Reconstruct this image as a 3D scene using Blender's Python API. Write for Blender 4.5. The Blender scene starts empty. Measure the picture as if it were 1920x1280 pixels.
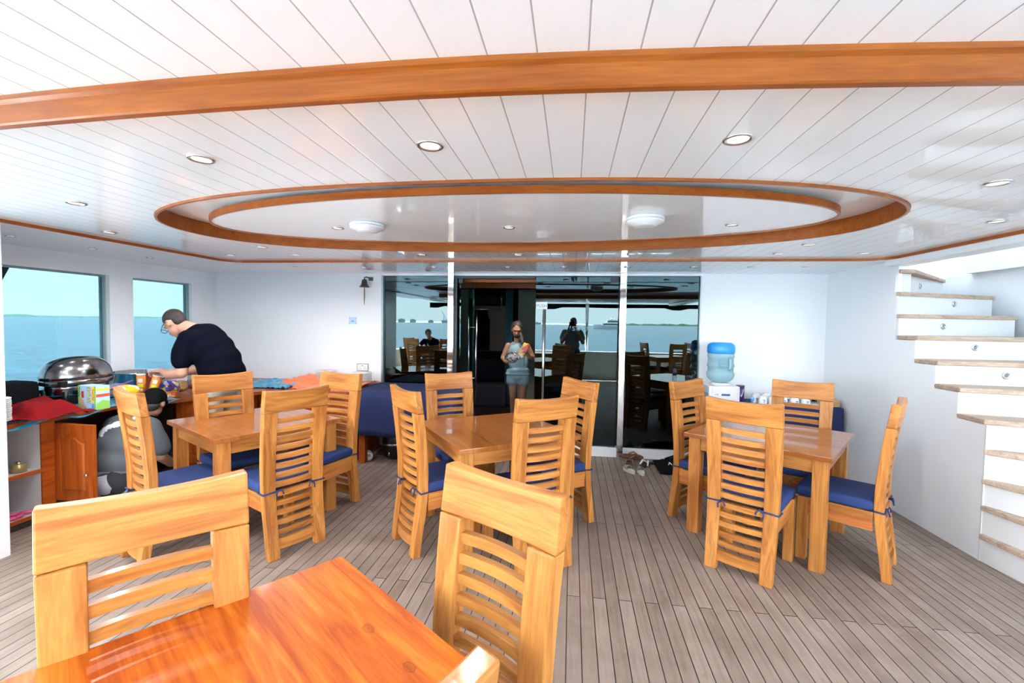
import bpy, bmesh, math, random
from mathutils import Vector, Matrix, noise as mnoise
SC = bpy.context.scene
COL = SC.collection
R = math.radians
PI = math.pi

# ------------------------------------------------------------------ camera
H = 1.57
yaw, pitch, roll = R(7.5), R(2.35), R(0.86)
fw = Vector((-math.sin(yaw)*math.cos(pitch), math.cos(yaw)*math.cos(pitch), -math.sin(pitch)))
rt = Vector((math.cos(yaw), math.sin(yaw), 0)); up = rt.cross(fw)
r2 = rt*math.cos(roll)+up*math.sin(roll); u2 = -rt*math.sin(roll)+up*math.cos(roll)
cd = bpy.data.cameras.new('camera'); cam = bpy.data.objects.new('camera', cd); COL.objects.link(cam)
cam.matrix_world = Matrix(((r2.x, u2.x, -fw.x, 0), (r2.y, u2.y, -fw.y, 0), (r2.z, u2.z, -fw.z, H), (0, 0, 0, 1)))
cd.sensor_width = 36; cd.lens = 853/1920*36; cd.clip_start = 0.02; cd.clip_end = 20000
SC.camera = cam
# ------------------------------------------------------------------ light and exposure
SC.view_settings.view_transform = 'Standard'; SC.view_settings.look = 'None'
SC.view_settings.gamma = 1; SC.view_settings.use_curve_mapping = False
SC.view_settings.exposure = 1.58
SKY = 4.5
w = bpy.data.worlds.new('sky'); SC.world = w; w.use_nodes = True
nt = w.node_tree; nt.nodes.clear()
o_ = nt.nodes.new('ShaderNodeOutputWorld'); bg = nt.nodes.new('ShaderNodeBackground')
tc = nt.nodes.new('ShaderNodeTexCoord'); sp = nt.nodes.new('ShaderNodeSeparateXYZ'); cr = nt.nodes.new('ShaderNodeValToRGB')
nt.links.new(tc.outputs['Generated'], sp.inputs[0]); nt.links.new(sp.outputs['Z'], cr.inputs[0])
e = cr.color_ramp.elements
e[0].position = 0.0; e[0].color = (0.86, 0.96, 1.0, 1)
e[1].position = 1.0; e[1].color = (0.66, 0.80, 1.0, 1)
m_ = cr.color_ramp.elements.new(0.25); m_.color = (0.80, 0.91, 1.0, 1)
nt.links.new(cr.outputs[0], bg.inputs[0]); bg.inputs[1].default_value = SKY
nt.links.new(bg.outputs[0], o_.inputs[0])
sl = bpy.data.lights.new('sun', 'SUN'); sun = bpy.data.objects.new('sun', sl); COL.objects.link(sun)
sl.energy = 68; sl.angle = R(2); sl.color = (.84, .94, 1.0)
sun.rotation_euler = Vector((.45, .42, -1)).to_track_quat('-Z', 'Y').to_euler()      # high, from the port quarter

# ------------------------------------------------------------------ node helpers
def newmat(name):
    m = bpy.data.materials.new(name); m.use_nodes = True
    n = m.node_tree; b = n.nodes['Principled BSDF']
    return m, n, b
def nd(n, t, **k):
    x = n.nodes.new(t)
    for a, v in k.items(): setattr(x, a, v)
    return x
def mth(n, op, a, b=None, c=None):
    x = nd(n, 'ShaderNodeMath', operation=op)
    for i, v in enumerate((a, b, c)):
        if v is None: continue
        if isinstance(v, (int, float)): x.inputs[i].default_value = v
        else: n.links.new(v, x.inputs[i])
    return x.outputs[0]
def mixc(n, f, a, b, mode='MIX'):
    x = nd(n, 'ShaderNodeMix', data_type='RGBA', blend_type=mode)
    for k, v in ((0, f), (6, a), (7, b)):
        if isinstance(v, (int, float)): x.inputs[k].default_value = v
        elif isinstance(v, tuple): x.inputs[k].default_value = v if len(v) == 4 else v+(1,)
        else: n.links.new(v, x.inputs[k])
    return x.outputs[2]
def flat(name, col, rough=.5, metal=0, var=.06, scale=30, coat=0, bump=0, **kw):
    """plain coloured surface with a little procedural variation"""
    m, n, b = newmat(name)
    t = nd(n, 'ShaderNodeTexCoord'); no = nd(n, 'ShaderNodeTexNoise'); no.inputs['Scale'].default_value = scale
    no.inputs['Detail'].default_value = 4
    n.links.new(t.outputs['Object'], no.inputs['Vector'])
    c1 = tuple(c*(1-var) for c in col); c2 = tuple(min(1, c*(1+var)) for c in col)
    n.links.new(mixc(n, no.outputs[0], c1, c2), b.inputs['Base Color'])
    b.inputs['Roughness'].default_value = rough; b.inputs['Metallic'].default_value = metal
    b.inputs['Coat Weight'].default_value = coat; b.inputs['Coat Roughness'].default_value = .05
    for k, v in kw.items(): b.inputs[k.replace('_', ' ')].default_value = v
    if bump:
        bp = nd(n, 'ShaderNodeBump'); bp.inputs['Strength'].default_value = bump; bp.inputs['Distance'].default_value = .01
        n.links.new(no.outputs[0], bp.inputs['Height']); n.links.new(bp.outputs[0], b.inputs['Normal'])
    return m
def wood(name, c1, c2, axis, rough=.4, coat=.12, fine=1.0):
    m, n, b = newmat(name)
    t = nd(n, 'ShaderNodeTexCoord'); oi = nd(n, 'ShaderNodeObjectInfo')
    add = nd(n, 'ShaderNodeVectorMath', operation='ADD'); sc = nd(n, 'ShaderNodeVectorMath', operation='SCALE')
    n.links.new(oi.outputs['Location'], sc.inputs[0]); sc.inputs['Scale'].default_value = 3.7
    n.links.new(t.outputs['Object'], add.inputs[0]); n.links.new(sc.outputs[0], add.inputs[1])
    mp = nd(n, 'ShaderNodeMapping'); s = [16.*fine]*3; s['XYZ'.index(axis)] = 1.4
    mp.inputs['Scale'].default_value = s; n.links.new(add.outputs[0], mp.inputs[0])
    n1 = nd(n, 'ShaderNodeTexNoise'); n1.inputs['Scale'].default_value = 1; n1.inputs['Detail'].default_value = 5; n1.inputs['Distortion'].default_value = 1.2
    n.links.new(mp.outputs[0], n1.inputs['Vector'])
    mp2 = nd(n, 'ShaderNodeMapping'); s = [140.*fine]*3; s['XYZ'.index(axis)] = 5
    mp2.inputs['Scale'].default_value = s; n.links.new(add.outputs[0], mp2.inputs[0])
    n2 = nd(n, 'ShaderNodeTexNoise'); n2.inputs['Scale'].default_value = 1; n2.inputs['Detail'].default_value = 2
    n.links.new(mp2.outputs[0], n2.inputs['Vector'])
    r = nd(n, 'ShaderNodeValToRGB'); r.color_ramp.elements[0].position = .34; r.color_ramp.elements[1].position = .60
    r.color_ramp.elements[0].color = c2+(1,); r.color_ramp.elements[1].color = c1+(1,)
    n.links.new(n1.outputs[0], r.inputs[0])
    g = mth(n, 'MULTIPLY_ADD', n2.outputs[0], .7, .64)
    gg = nd(n, 'ShaderNodeCombineColor')
    for i in range(3): n.links.new(g, gg.inputs[i])
    c = mixc(n, 1.0, r.outputs[0], gg.outputs[0], 'MULTIPLY')
    rv = mth(n, 'MULTIPLY_ADD', oi.outputs['Random'], .22, .89)
    hv = nd(n, 'ShaderNodeHueSaturation'); n.links.new(rv, hv.inputs['Value']); n.links.new(c, hv.inputs['Color'])
    n.links.new(hv.outputs[0], b.inputs['Base Color'])
    b.inputs['Roughness'].default_value = rough; b.inputs['Specular IOR Level'].default_value = .28; b.inputs['Coat Weight'].default_value = coat; b.inputs['Coat Roughness'].default_value = .12
    bp = nd(n, 'ShaderNodeBump'); bp.inputs['Strength'].default_value = .12; bp.inputs['Distance'].default_value = .003
    n.links.new(n2.outputs[0], bp.inputs['Height']); n.links.new(bp.outputs[0], b.inputs['Normal'])
    return m
def tabletop_mat(name, c1, c2, c3, rough=.12, knots=(), coat=.7, pw=.155):
    m, n, b = newmat(name)
    t = nd(n, 'ShaderNodeTexCoord'); s = nd(n, 'ShaderNodeSeparateXYZ'); n.links.new(t.outputs['Object'], s.inputs[0])
    oi = nd(n, 'ShaderNodeObjectInfo')
    px = mth(n, 'MULTIPLY_ADD', s.outputs['Y'], 1/pw, mth(n, 'MULTIPLY', oi.outputs['Random'], 40))
    k = mth(n, 'FLOOR', px); fr = mth(n, 'FRACT', px)
    wn = nd(n, 'ShaderNodeTexWhiteNoise', noise_dimensions='1D'); n.links.new(k, wn.inputs['W'])
    cx = nd(n, 'ShaderNodeCombineXYZ')
    n.links.new(mth(n, 'MULTIPLY', s.outputs['X'], 1.7), cx.inputs[0])
    n.links.new(mth(n, 'MULTIPLY_ADD', s.outputs['Y'], 17, mth(n, 'MULTIPLY', wn.outputs[0], 9)), cx.inputs[1])
    n.links.new(mth(n, 'MULTIPLY', wn.outputs[0], 31), cx.inputs[2])
    n1 = nd(n, 'ShaderNodeTexNoise'); n1.inputs['Scale'].default_value = 1; n1.inputs['Detail'].default_value = 5; n1.inputs['Distortion'].default_value = 1.6
    n.links.new(cx.outputs[0], n1.inputs['Vector'])
    mp = nd(n, 'ShaderNodeMapping'); mp.inputs['Scale'].default_value = (6, 150, 1); n.links.new(t.outputs['Object'], mp.inputs[0])
    n2 = nd(n, 'ShaderNodeTexNoise'); n2.inputs['Scale'].default_value = 1; n2.inputs['Detail'].default_value = 3
    n.links.new(mp.outputs[0], n2.inputs['Vector'])
    f = mth(n, 'ADD', mth(n, 'MULTIPLY', n1.outputs[0], .75), mth(n, 'MULTIPLY', n2.outputs[0], .25))
    f = mth(n, 'ADD', f, mth(n, 'MULTIPLY_ADD', wn.outputs[0], .16, -.08))
    f = mth(n, 'ADD', f, mth(n, 'MULTIPLY', mth(n, 'MULTIPLY', mth(n, 'LESS_THAN', mth(n, 'ADD', fr, mth(n, 'MULTIPLY', n1.outputs[0], .08)), .12), mth(n, 'GREATER_THAN', wn.outputs[0], .45)), .22))
    r = nd(n, 'ShaderNodeValToRGB'); el = r.color_ramp.elements
    el[0].position = .34; el[0].color = c2+(1,); el[1].position = .74; el[1].color = c3+(1,)
    x = el.new(.52); x.color = c1+(1,)
    n.links.new(f, r.inputs[0]); c = r.outputs[0]
    seam = mth(n, 'LESS_THAN', fr, .010); c = mixc(n, mth(n, 'MULTIPLY', seam, .25), c, tuple(v*.45 for v in c2))
    for (kx, ky, kr) in knots:
        dx = mth(n, 'SUBTRACT', s.outputs['X'], kx); dy = mth(n, 'SUBTRACT', s.outputs['Y'], ky)
        d = mth(n, 'SQRT', mth(n, 'ADD', mth(n, 'MULTIPLY', mth(n, 'MULTIPLY', dx, dx), .4), mth(n, 'MULTIPLY', dy, dy)))
        dn = mth(n, 'ADD', d, mth(n, 'MULTIPLY_ADD', n1.outputs[0], .02, -.01))
        ring = mth(n, 'MULTIPLY_ADD', mth(n, 'SINE', mth(n, 'MULTIPLY', dn, 700)), .25, .75)
        inside = mth(n, 'LESS_THAN', dn, kr)
        c = mixc(n, mth(n, 'MULTIPLY', mth(n, 'MULTIPLY', inside, ring), .55), c, tuple(v*.5 for v in c2))
    n.links.new(c, b.inputs['Base Color'])
    b.inputs['Roughness'].default_value = rough+.2; b.inputs['Coat Weight'].default_value = coat; b.inputs['Specular IOR Level'].default_value = .25; b.inputs['Coat Roughness'].default_value = rough*.6
    bp = nd(n, 'ShaderNodeBump'); bp.inputs['Strength'].default_value = .05; bp.inputs['Distance'].default_value = .004
    n.links.new(n1.outputs[0], bp.inputs['Height']); n.links.new(bp.outputs[0], b.inputs['Normal']); n.links.new(bp.outputs[0], b.inputs['Coat Normal'])
    return m
def deck_mat():
    m, n, b = newmat('teak_deck')
    g = nd(n, 'ShaderNodeNewGeometry'); s = nd(n, 'ShaderNodeSeparateXYZ'); n.links.new(g.outputs['Position'], s.inputs[0])
    px = mth(n, 'DIVIDE', s.outputs['X'], .0731); k = mth(n, 'FLOOR', px); fr = mth(n, 'FRACT', px)
    par = mth(n, 'FLOORED_MODULO', k, 2)
    v = mth(n, 'DIVIDE', mth(n, 'SUBTRACT', mth(n, 'SUBTRACT', s.outputs['Y'], 2.59), mth(n, 'MULTIPLY', par, 1.01)), 2.02)
    kv = mth(n, 'FLOOR', v); fv = mth(n, 'FRACT', v)
    cx = nd(n, 'ShaderNodeCombineXYZ'); n.links.new(k, cx.inputs[0]); n.links.new(kv, cx.inputs[1])
    wn = nd(n, 'ShaderNodeTexWhiteNoise', noise_dimensions='2D'); n.links.new(cx.outputs[0], wn.inputs['Vector'])
    c2 = nd(n, 'ShaderNodeCombineXYZ')
    n.links.new(mth(n, 'MULTIPLY_ADD', s.outputs['X'], 45, mth(n, 'MULTIPLY', wn.outputs[0], 60)), c2.inputs[0]); n.links.new(mth(n, 'MULTIPLY', s.outputs['Y'], 2.5), c2.inputs[1])
    n1 = nd(n, 'ShaderNodeTexNoise'); n1.inputs['Scale'].default_value = 1; n1.inputs['Detail'].default_value = 6; n1.inputs['Distortion'].default_value = .8
    n.links.new(c2.outputs[0], n1.inputs['Vector'])
    mp = nd(n, 'ShaderNodeMapping'); mp.inputs['Scale'].default_value = (320, 12, 1); n.links.new(g.outputs['Position'], mp.inputs[0])
    n2 = nd(n, 'ShaderNodeTexNoise'); n2.inputs['Scale'].default_value = 1; n.links.new(mp.outputs[0], n2.inputs['Vector'])
    n3 = nd(n, 'ShaderNodeTexNoise'); n3.inputs['Scale'].default_value = 5; n3.inputs['Detail'].default_value = 4; n.links.new(g.outputs['Position'], n3.inputs['Vector'])
    r = nd(n, 'ShaderNodeValToRGB'); el = r.color_ramp.elements
    el[0].position = .2; el[0].color = (.165, .117, .088, 1); el[1].position = .85; el[1].color = (.345, .27, .22, 1)
    x = el.new(.5); x.color = (.245, .181, .143, 1)
    f = mth(n, 'ADD', mth(n, 'MULTIPLY', n1.outputs[0], .45), mth(n, 'ADD', mth(n, 'MULTIPLY', wn.outputs[0], .26), mth(n, 'ADD', mth(n, 'MULTIPLY', n2.outputs[0], .2), mth(n, 'MULTIPLY_ADD', n3.outputs[0], .5, -.2))))
    n.links.new(f, r.inputs[0]); c = r.outputs[0]
    st = nd(n, 'ShaderNodeTexNoise'); st.inputs['Scale'].default_value = 9; st.inputs['Detail'].default_value = 2; n.links.new(g.outputs['Position'], st.inputs['Vector'])
    sr = nd(n, 'ShaderNodeMapRange'); sr.inputs[1].default_value = .70; sr.inputs[2].default_value = .78; n.links.new(st.outputs[0], sr.inputs[0])
    c = mixc(n, mth(n, 'MULTIPLY', sr.outputs[0], .45), c, (.16, .09, .055))
    seam = mth(n, 'MAXIMUM', mth(n, 'LESS_THAN', fr, .07), mth(n, 'LESS_THAN', fv, .0022))
    c = mixc(n, seam, c, (.018, .016, .02))
    n.links.new(c, b.inputs['Base Color'])
    b.inputs['Roughness'].default_value = .62; b.inputs['Specular IOR Level'].default_value = .35
    bp = nd(n, 'ShaderNodeBump'); bp.inputs['Strength'].default_value = .3; bp.inputs['Distance'].default_value = .004
    n.links.new(mth(n, 'SUBTRACT', mth(n, 'MULTIPLY', n2.outputs[0], .3), mth(n, 'MULTIPLY', seam, .8)), bp.inputs['Height']); n.links.new(bp.outputs[0], b.inputs['Normal'])
    return m
def ceil_mat(name, seams=True, wav=.05):
    m, n, b = newmat(name)
    g = nd(n, 'ShaderNodeNewGeometry'); s = nd(n, 'ShaderNodeSeparateXYZ'); n.links.new(g.outputs['Position'], s.inputs[0])
    mp = nd(n, 'ShaderNodeMapping'); mp.inputs['Scale'].default_value = (9, 1.6, 1); n.links.new(g.outputs['Position'], mp.inputs[0])
    no = nd(n, 'ShaderNodeTexNoise'); no.inputs['Scale'].default_value = 1; n.links.new(mp.outputs[0], no.inputs['Vector'])
    h = mth(n, 'MULTIPLY', no.outputs[0], wav)
    base = (.91, .945, .975, 1)
    if seams:
        fr = mth(n, 'FRACT', mth(n, 'DIVIDE', mth(n, 'ADD', s.outputs['X'], 11.4-.024), .114))
        d = mth(n, 'MINIMUM', fr, mth(n, 'SUBTRACT', 1.0, fr))
        line = mth(n, 'LESS_THAN', d, .016)
        n.links.new(mixc(n, line, base, (.42, .41, .42)), b.inputs['Base Color'])
        gr = nd(n, 'ShaderNodeMapRange'); gr.inputs[1].default_value = 0; gr.inputs[2].default_value = .055; n.links.new(d, gr.inputs[0])
        h = mth(n, 'ADD', h, mth(n, 'MULTIPLY', gr.outputs[0], .35))
    else:
        b.inputs['Base Color'].default_value = base
    b.inputs['Roughness'].default_value = .6; b.inputs['Specular IOR Level'].default_value = .1; b.inputs['Coat Weight'].default_value = .8; b.inputs['Coat Roughness'].default_value = .02
    b.inputs['Coat IOR'].default_value = 1.5
    bp = nd(n, 'ShaderNodeBump'); bp.inputs['Strength'].default_value = .25; bp.inputs['Distance'].default_value = .006
    n.links.new(h, bp.inputs['Height']); n.links.new(bp.outputs[0], b.inputs['Normal']); n.links.new(bp.outputs[0], b.inputs['Coat Normal'])
    return m
def glass_mat(name, tint, refl_rough=0.0, ior=1.5, minr=0.0):
    """thin sheet: tinted see-through plus a mirror reflection that follows the Fresnel law"""
    m = bpy.data.materials.new(name); m.use_nodes = True; n = m.node_tree; n.nodes.clear()
    o = nd(n, 'ShaderNodeOutputMaterial'); tr = nd(n, 'ShaderNodeBsdfTransparent'); gl = nd(n, 'ShaderNodeBsdfGlossy'); mx = nd(n, 'ShaderNodeMixShader')
    fr = nd(n, 'ShaderNodeFresnel'); fr.inputs[0].default_value = ior
    no = nd(n, 'ShaderNodeTexNoise'); no.inputs['Scale'].default_value = .6
    tcx = nd(n, 'ShaderNodeTexCoord'); n.links.new(tcx.outputs['Object'], no.inputs['Vector'])
    c = mixc(n, no.outputs[0], tuple(v*.95 for v in tint), tint); n.links.new(c, tr.inputs[0])
    gl.inputs['Roughness'].default_value = refl_rough; gl.inputs['Color'].default_value = (.74, .97, 1.0, 1)
    f = mth(n, 'MINIMUM', 1.0, mth(n, 'MULTIPLY_ADD', fr.outputs[0], 1.4, minr))
    n.links.new(f, mx.inputs[0]); n.links.new(tr.outputs[0], mx.inputs[1]); n.links.new(gl.outputs[0], mx.inputs[2]); n.links.new(mx.outputs[0], o.inputs[0])
    return m
def emis(name, col, s):
    m, n, b = newmat(name); b.inputs['Base Color'].default_value = col+(1,); b.inputs['Emission Color'].default_value = col+(1,); b.inputs['Emission Strength'].default_value = s
    return m

M = {}
M['deck'] = deck_mat(); M['ceil'] = ceil_mat('ceiling_planks'); M['panel'] = ceil_mat('ceiling_panel', False, .12)
M['white'] = flat('white_paint', (.84, .86, .89), .35, var=.012, scale=2, coat=.1, Specular_IOR_Level=.3)
M['white_in'] = flat('white_laminate', (.72, .69, .69), .4, var=.02)
M['stairwhite'] = flat('stair_gelcoat', (.70, .71, .72), .3, var=.01)
M['cream'] = flat('bulwark_paint', (.62, .66, .58), .4, var=.02, scale=3)
TC1, TC2 = (.52, .216, .050), (.33, .108, .020)
for ax in 'XYZ':
    M['ch'+ax] = wood('teak_chair_'+ax, TC1, TC2, ax)
    M['trim'+ax] = wood('teak_trim_'+ax, (.37, .10, .014), (.29, .068, .009), ax, rough=.35, coat=.12)
    M['cab'+ax] = wood('cabinet_cherry_'+ax, (.42, .085, .010), (.28, .045, .006), ax, rough=.35, coat=.2)
    M['red'+ax] = wood('reddish_rail_'+ax, (.56, .20, .05), (.40, .11, .025), ax)
M['treadw'] = wood('stair_teak', (.50, .38, .29), (.38, .27, .20), 'X', rough=.6, coat=0)
M['table'] = tabletop_mat('tabletop_varnish', (.35, .115, .022), (.27, .075, .013), (.41, .15, .035))
M['table0'] = tabletop_mat('tabletop_orange', (.53, .118, .008), (.35, .055, .004), (.74, .26, .032), rough=.16, knots=((-.075, .363, .017), (.116, .367, .012)), coat=.25, pw=.21)
def cushion_mat():
    m = flat('navy_cushion', (.010, .032, .135), .8, var=.1, scale=200, bump=.05); return m
M['navy'] = cushion_mat()
M['navy_cloth'] = flat('navy_tablecloth', (.009, .018, .085), .85, var=.15, scale=25, bump=.1)
M['steel'] = flat('polished_steel', (.82, .83, .85), .06, 1, var=.02)
M['brushed'] = flat('brushed_steel', (.66, .67, .69), .25, 1, var=.03)
M['chrome_dk'] = flat('chafing_steel', (.33, .31, .31), .17, 1, var=.04)
M['blk'] = flat('black_plastic', (.008, .009, .011), .35)
M['blkcloth'] = flat('black_cloth', (.006, .006, .008), .9, bump=.2, Specular_IOR_Level=.1)
M['bronze'] = flat('bronze', (.10, .085, .06), .4, .7)
M['glass'] = glass_mat('dark_tinted_glass', (.10, .16, .155), ior=1.52)
M['glass_clear'] = glass_mat('door_glass', (.42, .55, .52), ior=1.52)
M['glass_win'] = glass_mat('window_glass', (.25, .315, .33), ior=1.3)
M['glass_edge'] = flat('glass_edge', (.05, .35, .28), .1)
M['lamp'] = emis('lamp_lens', (1, .90, .74), .25)
M['plastic_white'] = flat('white_plastic', (.82, .82, .83), .35, var=.01)
M['skin'] = flat('skin', (.58, .29, .20), .55, var=.08, scale=20)
M['skin2'] = flat('tanned_skin', (.40, .20, .13), .55, var=.08, scale=20)
M['hair'] = flat('dark_hair', (.028, .020, .016), .6, var=.3, scale=90, bump=.3)
M['hairg'] = flat('greying_hair', (.030, .027, .026), .6, var=.3, scale=90, bump=.3)
M['tee'] = flat('black_navy_tee', (.003, .0035, .009), .9, var=.15, scale=15, bump=.05, Specular_IOR_Level=.05)
M['khaki'] = flat('khaki_trousers', (.42, .37, .29), .85, var=.1, scale=12, bump=.1)
M['tank'] = flat('grey_blue_jersey', (.24, .36, .43), .85, var=.08, scale=60, bump=.08)

# ------------------------------------------------------------------ mesh helpers
class MB:
    def __init__(s): s.bm = bmesh.new()
    def box(s, a, b, mi=0, bev=0):
        a, b = Vector(a), Vector(b); c = (a+b)/2; d = b-a
        r = bmesh.ops.create_cube(s.bm, size=1, matrix=Matrix.Translation(c) @ Matrix.Diagonal((abs(d.x), abs(d.y), abs(d.z), 1)))
        vs = r['verts']; fs = {f for v in vs for f in v.link_faces}
        for f in fs: f.material_index = mi
        if bev:
            es = {e for v in vs for e in v.link_edges}
            bmesh.ops.bevel(s.bm, geom=list(es), offset=bev, segments=2, affect='EDGES', profile=.7)
        return s
    def obox(s, c, d, rot, mi=0, bev=0):
        r = bmesh.ops.create_cube(s.bm, size=1, matrix=Matrix.Translation(c) @ rot.to_4x4() @ Matrix.Diagonal((d[0], d[1], d[2], 1)))
        vs = r['verts']
        for f in {f for v in vs for f in v.link_faces}: f.material_index = mi
        if bev: bmesh.ops.bevel(s.bm, geom=list({e for v in vs for e in v.link_edges}), offset=bev, segments=2, affect='EDGES', profile=.7)
        return s
    def lathe(s, prof, c=(0, 0, 0), seg=32, mi=0, mat=None):
        c = Vector(c); rings = []
        for (r, z) in prof:
            ring = []
            for i in range(seg):
                t = 2*PI*i/seg; p = Vector((r*math.cos(t), r*math.sin(t), z))
                if mat is not None: p = mat @ p
                ring.append(s.bm.verts.new(p+c))
            rings.append(ring)
        for a, b in zip(rings, rings[1:]):
            for i in range(seg):
                j = (i+1) % seg; f = s.bm.faces.new((a[i], a[j], b[j], b[i])); f.material_index = mi; f.smooth = True
        for ring, rev in ((rings[0], True), (rings[-1], False)):
            f = s.bm.faces.new(ring[::-1] if rev else ring); f.material_index = mi
        return s
    def tube(s, pts, rad, seg=10, mi=0):
        pts = [Vector(p) for p in pts]; n = len(pts); rings = []
        rr = rad if isinstance(rad, (list, tuple)) else [rad]*n
        up = Vector((0, 0, 1)); u = None
        for i, p in enumerate(pts):
            d = (pts[min(i+1, n-1)]-pts[max(i-1, 0)]).normalized()
            if u is None:
                u = d.cross(up if abs(d.z) < .9 else Vector((1, 0, 0))).normalized()
            else: u = (u-d*u.dot(d)).normalized()
            v = d.cross(u)
            rings.append([s.bm.verts.new(p+(u*math.cos(2*PI*k/seg)+v*math.sin(2*PI*k/seg))*rr[i]) for k in range(seg)])
        for a, b in zip(rings, rings[1:]):
            for i in range(seg):
                j = (i+1) % seg; f = s.bm.faces.new((a[i], a[j], b[j], b[i])); f.material_index = mi; f.smooth = True
        s.bm.faces.new(rings[0][::-1]).material_index = mi; s.bm.faces.new(rings[-1]).material_index = mi
        return s
    def prism(s, poly, z0, z1, mi=0):
        lo = [s.bm.verts.new((x, y, z0)) for x, y in poly]; hi = [s.bm.verts.new((x, y, z1)) for x, y in poly]
        n = len(poly)
        for i in range(n):
            j = (i+1) % n; s.bm.faces.new((lo[i], lo[j], hi[j], hi[i])).material_index = mi
        s.bm.faces.new(lo[::-1]).material_index = mi; s.bm.faces.new(hi).material_index = mi
        return s
    def grid(s, nx, ny, fn, thick=0, mi=0):
        V = [[s.bm.verts.new(fn(i/(nx-1), j/(ny-1))) for j in range(ny)] for i in range(nx)]
        for i in range(nx-1):
            for j in range(ny-1):
                f = s.bm.faces.new((V[i][j], V[i+1][j], V[i+1][j+1], V[i][j+1])); f.smooth = True; f.material_index = mi
        return s
    def sweep(s, secs, mi=0, smooth=False):
        """loft between cross-sections (lists of points)"""
        R_ = [[s.bm.verts.new(p) for p in q] for q in secs]
        n = len(R_[0])
        for a, b in zip(R_, R_[1:]):
            for i in range(n):
                j = (i+1) % n; f = s.bm.faces.new((a[i], a[j], b[j], b[i])); f.material_index = mi; f.smooth = smooth
        s.bm.faces.new(R_[0][::-1]).material_index = mi; s.bm.faces.new(R_[-1]).material_index = mi
        return s
    def ell(s, c, r, rot=None, seg=20, mi=0):
        mt = Matrix.Translation(c) @ (rot.to_4x4() if rot else Matrix.Identity(4)) @ Matrix.Diagonal((r[0], r[1], r[2], 1))
        q = bmesh.ops.create_uvsphere(s.bm, u_segments=seg, v_segments=seg//2, radius=1, matrix=mt)
        for f in {f for v in q['verts'] for f in v.link_faces}: f.smooth = True; f.material_index = mi
        return s
    def build(s, name, mats, parent=None, loc=None, rotz=0):
        bmesh.ops.recalc_face_normals(s.bm, faces=s.bm.faces[:])
        me = bpy.data.meshes.new(name); s.bm.to_mesh(me); s.bm.free()
        if not isinstance(mats, (list, tuple)): mats = [mats]
        for m in mats: me.materials.append(m)
        o = bpy.data.objects.new(name, me); COL.objects.link(o)
        if parent: o.parent = parent
        if loc: o.location = loc
        if rotz: o.rotation_euler.z = rotz
        return o
def mod_solid(o, t, off=-1):
    m = o.modifiers.new('s', 'SOLIDIFY'); m.thickness = t; m.offset = off; return o
def mod_sub(o, l=1):
    m = o.modifiers.new('u', 'SUBSURF'); m.levels = l; m.render_levels = l; return o
def bake(o):
    dg = bpy.context.evaluated_depsgraph_get(); dg.update()
    me = bpy.data.meshes.new_from_object(o.evaluated_get(dg)); o.modifiers.clear(); o.data = me
    return o
def tag(o, label=None, cat=None, group=None, kind=None):
    if label: o['label'] = label
    if cat: o['category'] = cat
    if group: o['group'] = group
    if kind: o['kind'] = kind
    return o
def struct(o): o['kind'] = 'structure'; return o
def thing(name, label, cat, loc=(0, 0, 0), rz=0, group=None):
    o = bpy.data.objects.new(name, None); COL.objects.link(o); o.location = loc; o.rotation_euler.z = rz; o.empty_display_size = .05
    return tag(o, label, cat, group)
def dup(o, parent=None):
    c = o.copy(); COL.objects.link(c); c.parent = parent
    for ch in list(o.children): dup(ch, c)
    return c
def text_mesh(s, size, ext=.001):
    cu = bpy.data.curves.new('t', 'FONT'); cu.body = s; cu.size = size; cu.extrude = ext; cu.align_x = 'CENTER'; cu.align_y = 'CENTER'
    o = bpy.data.objects.new('t', cu); COL.objects.link(o)
    dg = bpy.context.evaluated_depsgraph_get(); dg.update(); me = bpy.data.meshes.new_from_object(o.evaluated_get(dg))
    bpy.data.objects.remove(o); return me
def lettering(s, size, mat, parent, matrix, name='lettering', ext=.0008, bold=0):
    me = text_mesh(s, size, ext); me.materials.clear(); me.materials.append(mat)
    o = bpy.data.objects.new(name, me); COL.objects.link(o); o.parent = parent; o.matrix_local = matrix; return o
def rotm(x=0, y=0, z=0): return (Matrix.Rotation(R(z), 3, 'Z') @ Matrix.Rotation(R(y), 3, 'Y') @ Matrix.Rotation(R(x), 3, 'X'))

# ================================================================== SETTING
YB = 5.445; XL = -4.652; XR = 2.78; ZC = 2.178; ZO = 2.16
# floor
struct(MB().box((-5.0, -3.0, -.08), (4.2, YB, 0)).build('floor', M['deck']))
struct(MB().box((-4.89, -2.29, .001), (-4.35, 1.70, .006)).build('added_port_reflector', M['stairwhite']))  # white strip added out of view to bounce sunlight up to the ceiling
struct(MB().box((-4.4, -5.6, -1.0), (4.2, -2.5, -.9)).build('added_stern_reflector', M['stairwhite']))  # unseen white slab added astern, throws sunlight onto the near ceiling
# ---- back wall with the glass opening
b = MB()
b.box((XL, YB, 0), (-2.37, YB+.10, 2.3)); b.box((1.45, YB, 0), (XR+.1, YB+.10, 2.3))
b.box((-2.37, YB, 2.135), (1.45, YB+.10, 2.3))
b.box((-2.37, YB-.005, 0), (-1.40, YB+.10, .11)); b.box((-.46, YB-.005, 0), (1.45, YB+.10, .11)); b.box((-1.40, YB-.005, 0), (-.46, YB+.10, .04))
struct(b.build('wall_back', M['white']))
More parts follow.
